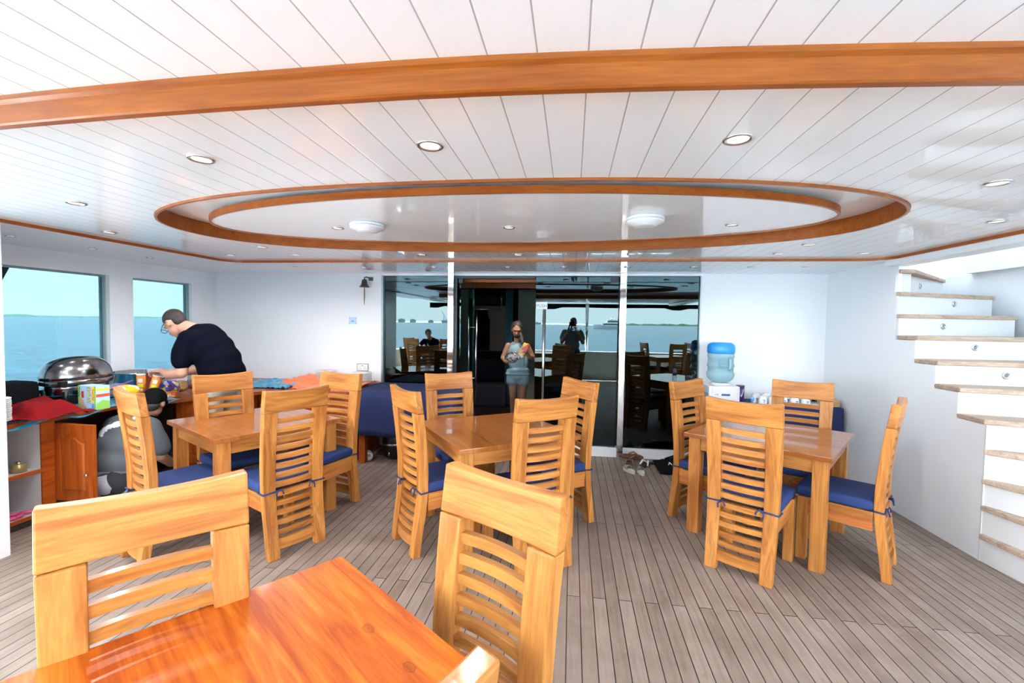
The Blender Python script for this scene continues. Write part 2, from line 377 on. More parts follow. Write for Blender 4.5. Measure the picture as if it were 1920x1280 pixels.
# ---- left wall with two windows
b = MB(); x0, x1 = XL-.12, XL
b.box((x0, 1.9, 0), (x1, YB+.1, .80)); b.box((x0, 1.9, 1.99), (x1, YB+.1, 2.3))
b.box((x0, 1.9, .80), (x1, 2.55, 1.99)); b.box((x0, 4.05, .80), (x1, 4.30, 1.99)); b.box((x0, 5.06, .80), (x1, YB+.1, 1.99))
struct(b.build('wall_left', M['white']))
for k, (a, c) in enumerate(((2.55, 4.05), (4.30, 5.06)), 1):
    f = struct(MB().box((x0+.03, a, .80), (x0+.05, c, 1.99)).build('window_%d' % k, M['glass_win']))
    fr = MB()
    for q in ((a, a+.015), (c-.015, c)): fr.box((x0+.01, q[0], .80), (x0+.075, q[1], 1.99))
    fr.box((x0+.01, a+.015, .80), (x0+.075, c-.015, .815)); fr.box((x0+.01, a+.015, 1.975), (x0+.075, c-.015, 1.99))
    fr.build('window_frame', flat('window_frame_grey', (.30, .36, .36), .4), f)
# ---- bulkhead end of the buffet alcove, near the left edge of the view
struct(MB().box((XL-.12, 1.90, 0), (-3.62, 1.99, 2.3)).box((-3.74, 1.99, 0), (-3.62, 2.47, 2.3)).build('wall_left_bulkhead', M['white']))
# ---- right wall: side of the staircase, stepped along the treads
steps = [(4.346, 2.08, 42), (4.332, 1.886, 24), (4.318, 1.695, 14), (4.11, 1.512, 3), (3.889, 1.328, -6), (3.67, 1.152, -14), (3.46, .965, -22), (3.44, .765, -45), (3.436, .565, -65), (3.428, .385, -78), (3.424, .19, -84)]
b = MB(); b.box((XR, 4.345, 0), (XR+.03, YB, 2.3))
for y0_, y1_, zz in ((4.11, 4.345, 1.475), (3.889, 4.11, 1.292), (3.67, 3.889, 1.116), (3.44, 3.67, .93)): b.box((XR, y0_, 0), (XR+.06, y1_, zz))
struct(b.build('wall_right', M['white']))
# ---- staircase: one thing with treads, risers and step lights
st = thing('staircase', 'white winding staircase with teak treads climbing past the right wall to the upper deck', 'staircase', (XR, 3.43, 0))
def sl_pts(i):
    y, z, a = steps[i]; d = Vector((math.cos(R(a)), math.sin(R(a)), 0)); L = 1.12/max(.35, math.cos(R(a)))
    if a < -40: L = 1.0
    if i == 0: L = 1.35
    return Vector((XR, y, 0)), Vector((XR, y, 0))+d*L
O = Vector((XR, 3.43, 0))
for i, (y, z, a) in enumerate(steps):
    p, q = sl_pts(i); d = (q-p).normalized(); nrm = Vector((d.y, -d.x, 0))
    # tread: front edge overhangs its riser; back edge is the riser line of the step above
    if i > 0: pb, qb = sl_pts(i-1)
    else: pb, qb = p+Vector((0, .9, 0)), q+Vector((-.5, .6, 0))
    pf, qf = p+nrm*.018, q+nrm*.018
    back = [pb+Vector((0, .01, 0)), qb]
    if (pb-p).length < .05: back = [p-nrm*.02, qb]
    poly = [((v-O).x, (v-O).y) for v in (pf, qf, back[1], back[0])]
    if i == 0: poly = [(0, -.018+p.y-O.y), (.125, -.016+p.y-O.y), ((qf-O).x, (qf-O).y), ((back[1]-O).x, (back[1]-O).y), (.03, .12+p.y-O.y)]
    mb = MB(); mb.prism(poly, z-.034, z)
    t = mb.build('tread', M['treadw'], st)
    if i != 1: bv = t.modifiers.new('b', 'BEVEL'); bv.width = .006; bv.segments = 2
    zb = steps[i+1][1] if i < len(steps)-1 else 0
    r = MB(); pr, qr = p-O, q-O
    r.prism([(pr.x+.002, pr.y), (qr.x, qr.y), (qr.x-nrm.x*.02, qr.y-nrm.y*.02), (pr.x-nrm.x*.02+.002, pr.y-nrm.y*.02)], zb, z-.034)
    r.build('riser', M['stairwhite'], st)
MB().prism([(.031, 4.352-3.43), (.13, 4.39-3.43), (.13, 4.42-3.43), (.031, 4.42-3.43)], 1.887, 2.045).build('riser', M['stairwhite'], st)
for (X, z, i) in ((3.22, 1.97, 0), (3.42, 1.80, 1), (3.20, 1.595, 2), (3.23, 1.425, 3), (3.22, 1.23, 4)):
    y, _, a = steps[i]; yy = y+(X-XR)*math.tan(R(a)); d = Vector((math.cos(R(a)), math.sin(R(a)), 0)); nrm = Vector((d.y, -d.x, 0))
    q = nrm.to_track_quat('Z', 'Y').to_matrix()
    c = Vector((X, yy, z))+nrm*.002-O
    mb = MB().lathe([(.026, 0), (.026, .005), (.022, .008), (.014, .008), (.013, .004)], c, 20, 0, q); l = mb.build('step_light', M['brushed'], st)
    MB().lathe([(.0125, .0), (.0125, .006)], c, 16, 0, q).build('lens', flat('grey_lens', (.2, .24, .26), .2), l)
MB().box((-.003, -.003, 0), (.052, .009, .929)).build('newel', M['stairwhite'], st)
# upper deck edge and side wall of the stairwell
struct(MB().box((3.9, 1.2, 2.13), (4.3, 5.2, 4.599)).build('wall_right_deck_edge', M['stairwhite']))  # lower part is the deck edge; upper part added to close off sky light
struct(MB().box((4.0, .3, 0), (4.1, 5.9, 2.13)).box((XR+.1, 5.75, 0), (4.1, 5.85, 3.2)).build('wall_right_stairwell', M['stairwhite']))  # stairwell wall, its aft end lengthened to cut light from starboard
hr = MB().tube([(3.86, 3.92, 2.30), (3.80, 3.90, 2.29), (3.78, 3.6, 2.26), (3.78, 2.2, 2.20), (3.86, 2.15, 2.20)], .018).build('handrail', M['steel'])
tag(hr, 'polished handrail fixed to the upper deck edge at the top right of the stairs', 'handrail')
struct(MB().box((XR+.05, -1.0, 4.6), (5.2, 6.0, 4.7)).build('added_sky_blocker', M['stairwhite']))  # unseen slab added above the stairs to hold back overhead sky light
struct(MB().box((XR-.05, -2.6, 2.401), (XR+.05, 5.6, 4.7)).build('added_sun_blocker', M['stairwhite']))  # unseen wall added to keep direct sun off the stairs
# ---- ceiling: planked slab with a superelliptic recess
EC = (-.45, 2.88); EA, EB, EN = 2.21, .955, 2.3
IC = (-.47, 2.91); IA, IB = 1.96, .68
def se(t, a, b_, n=2.0, c=(0, 0)):
    ct, s_ = math.cos(t), math.sin(t)
    return (c[0]+a*math.copysign(abs(ct)**(2/n), ct), c[1]+b_*math.copysign(abs(s_)**(2/n), s_))
CX0, CX1, CY0, CY1 = -3.60, 2.70, -2.45, 4.40
N = 160
def rect_hit(t):
    dx, dy = math.cos(t)*EA, math.sin(t)*EB; c = EC
    s_ = min([(CX1-c[0])/dx if dx > 1e-9 else 1e9, (CX0-c[0])/dx if dx < -1e-9 else 1e9, (CY1-c[1])/dy if dy > 1e-9 else 1e9, (CY0-c[1])/dy if dy < -1e-9 else 1e9])
    return (c[0]+dx*s_, c[1]+dy*s_)
ts = [2*PI*i/N for i in range(N)]
for cxx in (CX0, CX1):
    for cyy in (CY0, CY1): ts.append(math.atan2((cyy-EC[1])/EB, (cxx-EC[0])/EA) % (2*PI))
ts.sort()
b = MB(); inn = [b.bm.verts.new(se(t, EA, EB, EN, EC)+(ZC,)) for t in ts]; out = [b.bm.verts.new(rect_hit(t)+(ZC,)) for t in ts]
up_ = [b.bm.verts.new(se(t, EA, EB, EN, EC)+(2.27,)) for t in ts]
n_ = len(ts)
for i in range(n_):
    j = (i+1) % n_
    b.bm.faces.new((inn[i], inn[j], out[j], out[i])); b.bm.faces.new((inn[i], up_[i], up_[j], inn[j]))
struct(b.build('ceiling', M['ceil']))
# lower outer band of ceiling around it and the solid deck above
b = MB(); b.box((XL-.1, 1.8, ZO), (CX0, YB+.05, 2.20)); b.box((CX0, CY1, ZO), (CX1, YB+.05, 2.20)); b.box((CX1, CY1, ZO), (XR+.1, YB+.05, 2.20))
b.box((CX1, -2.45, 2.11), (XR+.09, CY1, 2.20)); b.box((-3.95, -2.45, ZO), (CX0, 1.8, 2.20))
struct(b.build('ceiling_outer', M['ceil']))
struct(MB().box((XL-.3, -2.6, 2.262), (XR+.12, YB+.2, 2.40)).build('ceiling_upper_deck', M['panel']))
# teak bead around the recess, inner face, and the long perimeter trim
def ring(pf, z0, z1, w_, name, mat):
    b = MB(); secs = []
    K = 160
    P = [Vector(pf(2*PI*i/K)+(0,)) for i in range(K)]
    rings = []
    for i, p in enumerate(P):
        d = (P[(i+1) % K]-P[i-1]).normalized(); nn = Vector((d.y, -d.x, 0))
        rings.append([b.bm.verts.new(p+nn*a_+Vector((0, 0, z_))) for a_, z_ in ((0, z0), (w_, z0), (w_, z1), (0, z1))])
    for i in range(K):
        a_, c_ = rings[i], rings[(i+1) % K]
        for k in range(4):
            b.bm.faces.new((a_[k], a_[(k+1) % 4], c_[(k+1) % 4], c_[k]))
    return b.build(name, mat)
o = struct(ring(lambda t: se(t, EA-.002, EB-.002, EN, EC), ZC-.012, ZC+.083, -.014, 'trim_recess', M['trimX']))
# hanging oval panel
b = MB(); vs = [se(2*PI*i/160, IA, IB, 2, IC) for i in range(160)]
b.prism(vs, 2.206, 2.236)
for f in b.bm.faces: f.smooth = False
struct(b.build('ceiling_oval_panel', M['panel']))
struct(ring(lambda t: se(t, IA, IB, 2, IC), 2.200, 2.238, .016, 'trim_oval_panel', M['trimX']))
# perimeter trim line (teak bead)
def rr_path():
    r = .22; pts = [(CX0, 1.7)]
    for k in range(7): a = PI-k*PI/12; pts.append((CX0+r+r*math.cos(a), CY1-r+r*math.sin(a)))
    for k in range(7): a = PI/2-k*PI/12; pts.append((CX1-r+r*math.cos(a), CY1-r+r*math.sin(a)))
    pts.append((CX1, -2.3)); return pts
def strip(pts, w_, z0, z1, name, mat):
    b = MB(); secs = []
    P = [Vector(p+(0,)) for p in pts]
    for i, p in enumerate(P):
        d = (P[min(i+1, len(P)-1)]-P[max(i-1, 0)]).normalized(); nn = Vector((d.y, -d.x, 0))
        secs.append([p+nn*a_+Vector((0, 0, z_)) for a_, z_ in ((0, z0), (w_, z0), (w_, z1), (0, z1))])
    return b.sweep(secs).build(name, mat)
struct(strip([(CX0-.01, 1.7)]+rr_path()[1:], .018, 2.156, 2.182, 'trim_perimeter', M['trimY']))
# hanging curved fascia aft
def fy(x): return 1.053+.010*max(0, x+.4)+.05*max(0, x+.25)**1.5*0.9+.022*max(0, -x-.4)+.028*max(0, -x-.7)**2
b = MB(); secs = []
for i in range(81):
    x = -2.9+i*(5.5/80); y = fy(x)
    secs.append([(x, y-.012, 2.180), (x, y-.012, 2.165), (x, y, 2.158), (x, y-.002, 2.107), (x, y+.003, 2.103), (x, y+.024, 2.103), (x, y+.024, 2.180)])
struct(b.sweep(secs).build('trim_fascia', M['trimX']))
# ---- downlights
def downlight(x, y, z, label, rr=.047, watts=0):
    t = thing('downlight', label, 'downlight', (x, y, z), 0, 'round downlights set in the planked ceiling')
    MB().lathe([(rr*.72, .006), (rr*.72, -.004), (rr*.9, -.007), (rr, -.004), (rr, .002)], (0, 0, 0), 28).build('bezel', M['brushed'], t)
    MB().lathe([(rr*.71, -.0035), (rr*.71, .004)], (0, 0, 0), 24).build('lens', M['lamp'], t)
    if watts:
        l_ = bpy.data.lights.new('lamp_light', 'SPOT'); l_.energy = watts; l_.spot_size = R(165); l_.spot_blend = .6; l_.color = (.96, .97, 1); l_.shadow_soft_size = .008
        q_ = bpy.data.objects.new('lamp_light', l_); COL.objects.link(q_); q_.parent = t; q_.location.z = -.012
    return t
DL = [(-1.416, 1.59, 'leftmost of the three large downlights nearest below the curved fascia'), (-.499, 1.544, 'middle one of the three downlights nearest the curved fascia'), (.522, 1.585, 'right one of the three downlights nearest the curved fascia'),
      (-2.65, 2.14, 'steel-rimmed downlight left of the oval recess, the nearer one'), (-3.31, 2.89, 'downlight beside the left end of the teak perimeter trim'),
      (1.73, 2.15, 'downlight at the right edge, the nearer of the two right of the oval'), (2.34, 2.9, 'downlight right of the oval recess near the stair opening'),
      (-2.61, 3.56, 'small downlight behind the left end of the oval recess'), (-3.26, 4.0, 'downlight in the far left corner inside the teak trim'),
      (-2.58, 3.99, 'second downlight from the left in the back row inside the trim'), (-1.37, 4.02, 'back row downlight above the left glass panel'), (-.49, 4.05, 'back row downlight above the open doorway'),
      (.50, 4.05, 'back row downlight above the closed glass door'), (1.69, 4.06, 'back row downlight above the water cooler'), (1.71, 3.62, 'downlight just behind the right end of the oval recess'), (2.33, 4.05, 'downlight in the far right corner inside the teak trim')]
for x, y, l in DL: downlight(x, y, ZC, l, watts=7 if y < 1.8 else (2 if x > 1.6 else (6 if y > 3.4 else 17)))
for x, y, l in ((-4.14, 2.885, 'small spot over the buffet, nearest the pillar'), (-4.147, 3.474, 'small spot over the buffet, second from the pillar'), (-4.139, 4.006, 'small spot over the buffet, third from the pillar'), (-3.94, 4.75, 'small spot above the far left corner of the buffet'),
             (-2.3, 4.80, 'small spot over the ship bell wall'), (-.69, 4.80, 'small spot just before the open doorway'), (-.1, 4.80, 'small spot before the closed door, left one'), (.55, 4.80, 'small spot before the right steel post'),
             (1.2, 4.81, 'small spot before the right glass panel'), (1.75, 4.82, 'small spot above the water cooler'), (2.26, 4.83, 'small spot above the mugs table'), (-1.5, 4.80, 'small spot before the left steel post'), (-3.1, 4.78, 'small spot above the orange cloth')):
    downlight(x, y, ZO, l, .036, 1 if x < -2 else 0)['group'] = 'small spots in the outer ceiling band'
for x, y, l in ((-1.62, 2.99, 'downlight in the left end of the hanging oval panel'), (-.43, 3.03, 'downlight in the middle of the hanging oval panel'), (.98, 3.03, 'downlight in the right end of the hanging oval panel')):
    downlight(x, y, 2.206, l, .04)['group'] = 'downlights in the oval panel'
for x, y, l in ((-1.35, 2.87, 'white round ceiling speaker hanging under the oval panel, left one'), (.415, 2.80, 'white round ceiling speaker hanging under the oval panel, right one')):
    t = thing('ceiling_speaker', l, 'speaker', (x, y, 2.206), 0, 'ceiling speakers under the oval panel')
    MB().lathe([(.10, 0), (.108, -.004), (.112, -.012), (.108, -.018), (.10, -.019)], (0, 0, 0), 40).build('base_ring', M['plastic_white'], t)
    MB().lathe([(.105, -.021), (.110, -.026), (.106, -.036), (.075, -.042), (.07, -.052), (.04, -.056), (.001, -.057)], (0, 0, 0), 40).build('cover', M['plastic_white'], t)

# ================================================================== GLASS FRONT
GY = YB+.03
struct(MB().box((-2.36, GY, .11), (-1.495, GY+.012, 2.135)).build('window_3', M['glass']))
struct(MB().box((.60, GY, .11), (1.445, GY+.012, 2.135)).build('window_4', M['glass']))
fr = MB().box((-2.37, YB-.012, .11), (-2.345, GY+.02, 2.14)).box((1.44, YB-.004, .11), (1.452, GY+.02, 2.135)); struct(fr.build('trim_glass_front', flat('alu_frame', (.28, .33, .33), .35, .6)))
for x, l in ((-1.462, 'polished steel square post left of the open doorway'), (.575, 'polished steel square post right of the closed glass door')):
    p = MB().box((x-.035, YB-.085, 0), (x+.035, YB-.015, ZC-.018), bev=.004).build('steel_post', M['steel']); tag(p, l, 'post', 'steel posts flanking the doorway')
# closed door leaf
d = struct(MB().box((-.44, GY, .05), (.535, GY+.012, 2.125)).build('door_1', M['glass']))
MB().box((.44, GY-.01, .06), (.535, GY+.022, .12), bev=.003).box((.44, GY-.01, 2.06), (.535, GY+.022, 2.12), bev=.003).build('patch_fitting', M['blk'], d)
def door_handle(parent, x, y, z0, z1, dy, axis='Y'):
    mb = MB()
    for s_ in (-1, 1):
        off = (0, s_*dy, 0) if axis == 'Y' else (s_*dy, 0, 0)
        mb.tube([(x+off[0], y+off[1], z0), (x+off[0], y+off[1], z1)], .016, 16)
    for zz in (z0+.27*(z1-z0), z1-.18*(z1-z0)):
        a_ = (x-(dy if axis != 'Y' else 0), y-(dy if axis == 'Y' else 0), zz); c_ = (x+(dy if axis != 'Y' else 0), y+(dy if axis == 'Y' else 0), zz)
        mb.tube([a_, c_], .008, 10)
    return mb.build('door_handle', M['brushed'], parent)
door_handle(d, -.335, GY+.006, .42, 1.735, .055)
sgn = MB().box((-.436, GY-.003, 1.742), (-.30, GY-.0005, 1.825)).build('push_sign', M['plastic_white'], d)
lettering('PUSH', .052, flat('sign_grey', (.18, .2, .22), .5), d, Matrix.Translation((-.368, GY-.0035, 1.778)) @ rotm(90).to_4x4(), 'sign_lettering')
lettering('STAFF', .075, flat('frosted_white', (.16, .30, .30), .6), d, Matrix.Translation((.10, GY-.0015, 1.51)) @ rotm(90).to_4x4(), 'frosted_lettering')
# open door leaf, swung inward
d2 = bpy.data.objects.new('door_2', None); COL.objects.link(d2); d2.location = (-1.375, GY, 0); d2.rotation_euler.z = R(2.5); struct(d2)
MB().box((0, 0, .05), (.012, .95, 2.125)).build('door_glass', M['glass_clear'], d2)
MB().box((-.001, .951, .05), (.013, .954, 2.125)).build('glass_edge', M['glass_edge'], d2)
door_handle(d2, .006, .86, .42, 1.735, .055, 'X')
MB().box((-.02, .0, 2.05), (.035, .1, 2.13), bev=.003).box((-.02, .0, .04), (.035, .1, .12), bev=.003).box((-.012, .90, 1.80), (.024, .955, 1.90), bev=.003).build('patch_fitting', M['blk'], d2)
struct(MB().box((-1.425, YB-.01, .04), (-1.40, GY+.05, 2.135)).box((-1.425, YB+.0, 2.10), (-.45, GY+.04, 2.134)).build('trim_door_frame', M['blk']))
# ---- dark saloon behind the glass
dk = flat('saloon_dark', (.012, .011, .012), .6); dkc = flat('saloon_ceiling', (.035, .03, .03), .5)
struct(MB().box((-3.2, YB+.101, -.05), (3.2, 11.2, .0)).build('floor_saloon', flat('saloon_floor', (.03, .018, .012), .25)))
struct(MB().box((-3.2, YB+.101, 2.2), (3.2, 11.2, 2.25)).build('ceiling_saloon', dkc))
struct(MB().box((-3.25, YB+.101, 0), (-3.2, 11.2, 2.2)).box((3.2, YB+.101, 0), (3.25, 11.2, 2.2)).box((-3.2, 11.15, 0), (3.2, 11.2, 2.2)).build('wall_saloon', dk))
struct(MB().box((-3.1, 5.72, 2.08), (3.1, 5.78, 2.199)).box((-3.1, 7.2, 2.12), (3.1, 7.24, 2.199)).build('trim_saloon_beams', M['trimX']))
struct(MB().box((-1.02, 8.6, 0), (2.6, 8.66, 2.199)).build('wall_saloon_partition', flat('sage_panel', (.16, .20, .15), .6)))
cab = MB(); 
for k in range(7): cab.tube([(-1.12-.02*k, 8.5+.02*(k % 2), .02), (-1.12-.02*k, 8.5+.02*(k % 2), 2.19)], .014, 8)
tag(cab.build('bead_curtain', flat('glass_beads', (.10, .28, .33), .08, .3)), 'pale blue hanging strand curtain at the edge of the sage partition inside', 'curtain', kind='stuff')
for (x, w_, h_, l) in ((-2.02, .17, .75, 'slim dark garment hanging inside the saloon, left one'), (-1.68, .32, .75, 'wide black garment hanging inside the saloon, right one')):
    mb = MB(); mb.grid(9, 9, lambda u, v, x=x, w_=w_, h_=h_: (x+(u-.5)*w_*(1-.25*(v > .85)), 8.3+.02*math.sin(u*14), 1.05+h_*v)); g_ = mb.build('hanging_garment', M['tee']); mod_solid(g_, .01)
    tag(g_, l, 'garment', 'garments hanging inside')
tag(MB().tube([(-2.25, 8.3, 1.81), (-1.3, 8.3, 1.81)], .012).tube([(-2.25, 8.3, 1.81), (-2.25, 8.3, 2.199)], .008).tube([(-1.3, 8.3, 1.81), (-1.3, 8.3, 2.199)], .008).build('clothes_rail', M['brushed']), 'thin rail carrying the dark garments inside the saloon', 'rail')
struct(MB().box((-2.6, 9.0, 1.0), (-1.25, 9.04, 1.9)).build('wall_saloon_beige', flat('beige_panel', (.22, .17, .14), .6)))  # plain beige panel behind the garments
sofa = MB().box((-2.7, 8.3, .001), (-1.2, 8.9, .42), bev=.05).box((-2.7, 8.75, .42), (-1.2, 8.95, .85), bev=.05).build('sofa', flat('dark_sofa', (.014, .012, .03), .8)); tag(sofa, 'dark low sofa inside the saloon behind the open doorway', 'sofa')
for k, (x, y) in enumerate(((-1.62, 6.35), (-.62, 6.45), (-1.45, 7.6), (-1.05, 7.9), (-.72, 8.2), (-1.95, 7.4), (.6, 7.0), (1.4, 6.6), (1.2, 7.9), (-2.4, 6.6))):
    t = thing('saloon_downlight', 'lit warm downlight in the dark saloon ceiling behind the glass', 'downlight', (x, y, 2.2), 0, 'lit downlights in the saloon ceiling')
    MB().lathe([(.038, .001), (.038, -.004), (.05, -.006), (.053, -.001)], (0, 0, 0), 20).build('bezel', M['brushed'], t)
    MB().lathe([(.037, -.003), (.037, .0)], (0, 0, 0), 20).build('lens', M['lamp'], t)
for (x, y) in ((-1.62, 6.35), (-.62, 6.45)):
    l_ = bpy.data.lights.new('saloon_lamp', 'SPOT'); l_.energy = 18; l_.spot_size = R(110); l_.color = (1, .9, .75); l_.shadow_soft_size = .03
    o = bpy.data.objects.new('saloon_lamp', l_); COL.objects.link(o); o.location = (x, y, 2.185)
#@@REST
# ================================================================== FURNITURE
def post_half(z):     # outer and inner half-widths of a back post at height z
    k = max(0., min(1., z/1.0)); return .198+.024*k, .126+.004*k
def prof_y(z):        # centre line of the back in side view: foot kicks back, top leans back
    P = [(0, .0), (.15, .018), (.30, .040), (.44, .052), (.60, .050), (.80, .032), (1.0, .008), (1.12, -.010)]
    for (a, ya), (c, yc) in zip(P, P[1:]):
        if z <= c: k = (z-a)/(c-a); return ya+(yc-ya)*k
    return P[-1][1]
def make_chair():
    t = thing('dining_chair', '', 'chair')
    for s_ in (-1, 1):
        secs = []
        for i in range(23):
            z = .965*i/22; o_, i_ = post_half(z); y = prof_y(z); d = .026
            secs.append([(s_*i_, y-d, z), (s_*o_, y-d, z), (s_*o_, y+d, z), (s_*i_, y+d, z)])
        p = MB().sweep(secs).build('back_post', M['chZ'], t); bv = p.modifiers.new('b', 'BEVEL'); bv.width = .005; bv.segments = 2; bv.limit_method = 'ANGLE'
    # crest rail, bowed back in plan
    secs = []
    for i in range(15):
        x = -.222+.444*i/14; bow = .014*(1-(x/.222)**2)
        y0 = prof_y(.965)-bow; y1 = prof_y(1.115)-bow; d = .024
        zt = 1.115-.015*(1-(x/.222)**2)
        secs.append([(x, y0-d, .966), (x, y0+d, .966), (x, y1+d, zt), (x, y1-d, zt)])
    r = MB().sweep(secs, smooth=False).build('crest_rail', M['chX'], t); bv = r.modifiers.new('b', 'BEVEL'); bv.width = .006; bv.segments = 2; bv.limit_method = 'ANGLE'
    peg = MB()
    for x in (-.19, -.155, .155, .19): peg.lathe([(.0045, 0), (.0045, .001)], (x, prof_y(.975)-.0245-.014*(1-(x/.222)**2), .985), 8, 0, rotm(90))
    peg.build('peg', M['redX'], t)
    slat = None
    for k in range(13):
        z = .905-.0615*k; h = .0168
        secs = []
        for i in range(9):
            x = -.135+.27*i/8; bow = .014*(1-(x/.135)**2); y = prof_y(z)-bow
            secs.append([(x, y-.012, z-h), (x, y+.012, z-h), (x, y+.012, z+h), (x, y-.012, z+h)])
        MB().sweep(secs).build('slat', M['chX'], t)
    secs = []
    for i in range(9):
        x = -.135+.27*i/8; bow = .014*(1-(x/.135)**2); y = prof_y(.1)-bow
        secs.append([(x, y-.014, .055), (x, y+.014, .055), (x, y+.014, .125), (x, y-.014, .125)])
    MB().sweep(secs).build('bottom_rail', M['chX'], t)
    for s_ in (-1, 1):
        MB().box((s_*.218, .425, 0), (s_*.158, .485, .425), bev=.004).build('leg', M['chZ'], t)
    mb = MB()
    for s_ in (-1, 1): mb.box((s_*.172, .079, .365), (s_*.205, .425, .425), bev=.003)
    mb.box((-.158, .44, .365), (.158, .475, .425), bev=.003).box((-.17, .08, .405), (.17, .44, .420))
    mb.build('seat_frame', M['chY'], t)
    mb = MB()
    for s_ in (-1, 1): mb.box((s_*.176, .079, .305), (s_*.20, .425, .364), bev=.003)
    mb.box((-.158, .447, .305), (.158, .47, .364), bev=.003).build('lower_apron', M['redY'], t)
    # cushion
    q = MB().box((-.213, .075, .427), (.213, .50, .494))
    c = q.build('cushion', M['navy'], t); bv = c.modifiers.new('b', 'BEVEL'); bv.width = .022; bv.segments = 4
    for p in c.data.polygons: p.use_smooth = True
    for s_ in (-1, 1):
        x0, x1 = s_*.124, s_*.215; z = .437; yy = prof_y(.44)
        mb = MB().tube([(x0, .082, z), (x0, yy-.032, z), (x1, yy-.032, z-.004), (x1+s_*.003, .082, z)], .0055, 8)
        k_ = (x0, yy-.034, z)
        mb.tube([k_, (x0-s_*.012, yy-.045, z+.012), (x0-s_*.03, yy-.05, z-.004), (x0-s_*.035, yy-.05, z-.022)], .005, 6)
        mb.tube([k_, (x0+s_*.010, yy-.045, z-.016), (x0+s_*.006, yy-.05, z-.04)], .005, 6)
        mb.ell(k_, (.009, .009, .009), seg=10)
        mb.build('tie', M['navy'], c)
    return t
def make_table(name_mat, half=.47, L=None):
    t = thing('dining_table', '', 'table')
    tp = MB().box((-half, -half, .728), (half, half, .760), bev=.004).build('tabletop', name_mat, t)
    h2 = half-.03
    for s_ in (-1, 1):
        MB().box((-h2+.085, s_*(h2-.012), .635), (h2-.085, s_*(h2-.04), .727), bev=.002).build('apron', M['chX'], t)
        MB().box((s_*(h2-.012), -h2+.085, .635), (s_*(h2-.04), h2-.085, .727), bev=.002).build('apron', M['chY'], t)
    for sx in (-1, 1):
        for sy in (-1, 1):
            MB().box((sx*h2, sy*h2, 0), (sx*(h2-.084), sy*(h2-.084), .7275), bev=.004).build('leg', M['chZ'], t)
    return t
T = {}
T['1'] = (-2.523, 3.356, -29.8); T['2'] = (-.575, 3.433, -55.1); T['3'] = (1.514, 3.68, -35.8)
T1 = make_table(M['table'])
tabs = {}
for k, lab in (('1', 'varnished square teak dining table with bare top, nearest the buffet on the left'), ('2', 'varnished square teak dining table in the middle, before the open doorway'),
               ('3', 'varnished square teak dining table at right with a water bottle on it'), ('0', None)):
    if k == '0': continue
    o = T1 if k == '1' else dup(T1)
    x, y, a = T[k]; o.location = (x, y, 0); o.rotation_euler.z = R(a); tag(o, lab, 'table', 'dining tables'); tabs[k] = o
t0 = make_table(M['table0'], .48); t0.location = (-.676, .773, 0); t0.rotation_euler.z = R(-37); tag(t0, 'bright orange glossy square dining table in the foreground, cut by the frame', 'table', 'dining tables')
ch0 = make_chair(); used = []
def chair(x, y, ang, label, grp):
    """x, y: point on the floor under the middle of the backrest; ang: direction the sitter faces"""
    o = ch0 if not used else dup(ch0); used.append(1)
    o.location = (x, y, 0); o.rotation_euler.z = R(ang-90); tag(o, label, 'chair', grp); return o
G3, G2, G1, G0 = 'chairs around the right table', 'chairs around the middle table', 'chairs around the left table', 'chairs around the foreground table'
chair(1.065, 2.975, 55, 'slatted teak chair with back to us at the right table, its near side', G3)
chair(2.065, 3.175, 143.5, 'slatted teak chair seen from the side at the right table, nearest the staircase', G3)
chair(.965, 3.96, -45, 'slatted teak chair left of the right table, beside the glass panel', G3)
chair(1.945, 4.13, -119, 'slatted teak chair behind the right table, before the white mugs', G3)
chair(-.145, 2.83, 125, 'slatted teak chair with back to us at the middle table', G2)
chair(-1.125, 2.99, 43, 'slatted teak chair seen from the side at the left of the middle table', G2)
chair(-1.09, 3.98, -52, 'slatted teak chair behind the middle table, before the navy tablecloth', G2)
chair(.07, 3.755, -145, 'slatted teak chair at the right of the middle table, before the steel post', G2)
chair(-1.83, 2.83, 152, 'slatted teak chair with back to us at the left table', G1)
chair(-2.75, 2.51, 62, 'slatted teak chair at the left table, before the crouching person', G1)
chair(-2.88, 3.44, -30, 'slatted teak chair behind the left table, before the man in black', G1)
chair(-2.00, 3.74, -106, 'slatted teak chair at the far right of the left table, before the orange cloth', G1)
chair(-1.105, 1.065, -41, 'pale slatted teak chair at the bottom left, tucked into the foreground table', G0)
chair(-.20, 1.305, -122, 'tall slatted teak chair right of the foreground table, cut by the bottom edge', G0)
chair(-.245, .435, 143, 'chair back whose corner pokes up at the bottom edge over the foreground table', G0)
# tables behind the camera, seen in the glass
for k, (x, y, a) in enumerate(((-4.0, -1.25, 20), (2.45, -1.3, -15), (-.75, -1.72, 5))):
    o = dup(T1); o.location = (x, y, 0); o.rotation_euler.z = R(a); tag(o, ('square teak table at the stern seen mirrored in the left glass panel', 'square teak table at the stern seen mirrored in the right glass panel', 'square teak table at the stern seen mirrored behind the long door handle')[k], 'table', 'dining tables')
    for j, (dx, dy) in enumerate(((-.62, 0), (.62, 0), (0, .62))):
        if k == 2 and j == 2: continue
        c = Matrix.Rotation(R(a), 2) @ Vector((dx, dy)); an = math.degrees(math.atan2(-c.y, -c.x))
        chair(x+c.x, y+c.y, an, ('slatted chair by the stern table mirrored in the left glass, %s', 'slatted chair by the stern table mirrored in the right glass, %s', 'slatted chair by the stern table mirrored behind the door handle, %s')[k] % ('port side', 'starboard side', 'forward side')[j], 'chairs at the stern tables')
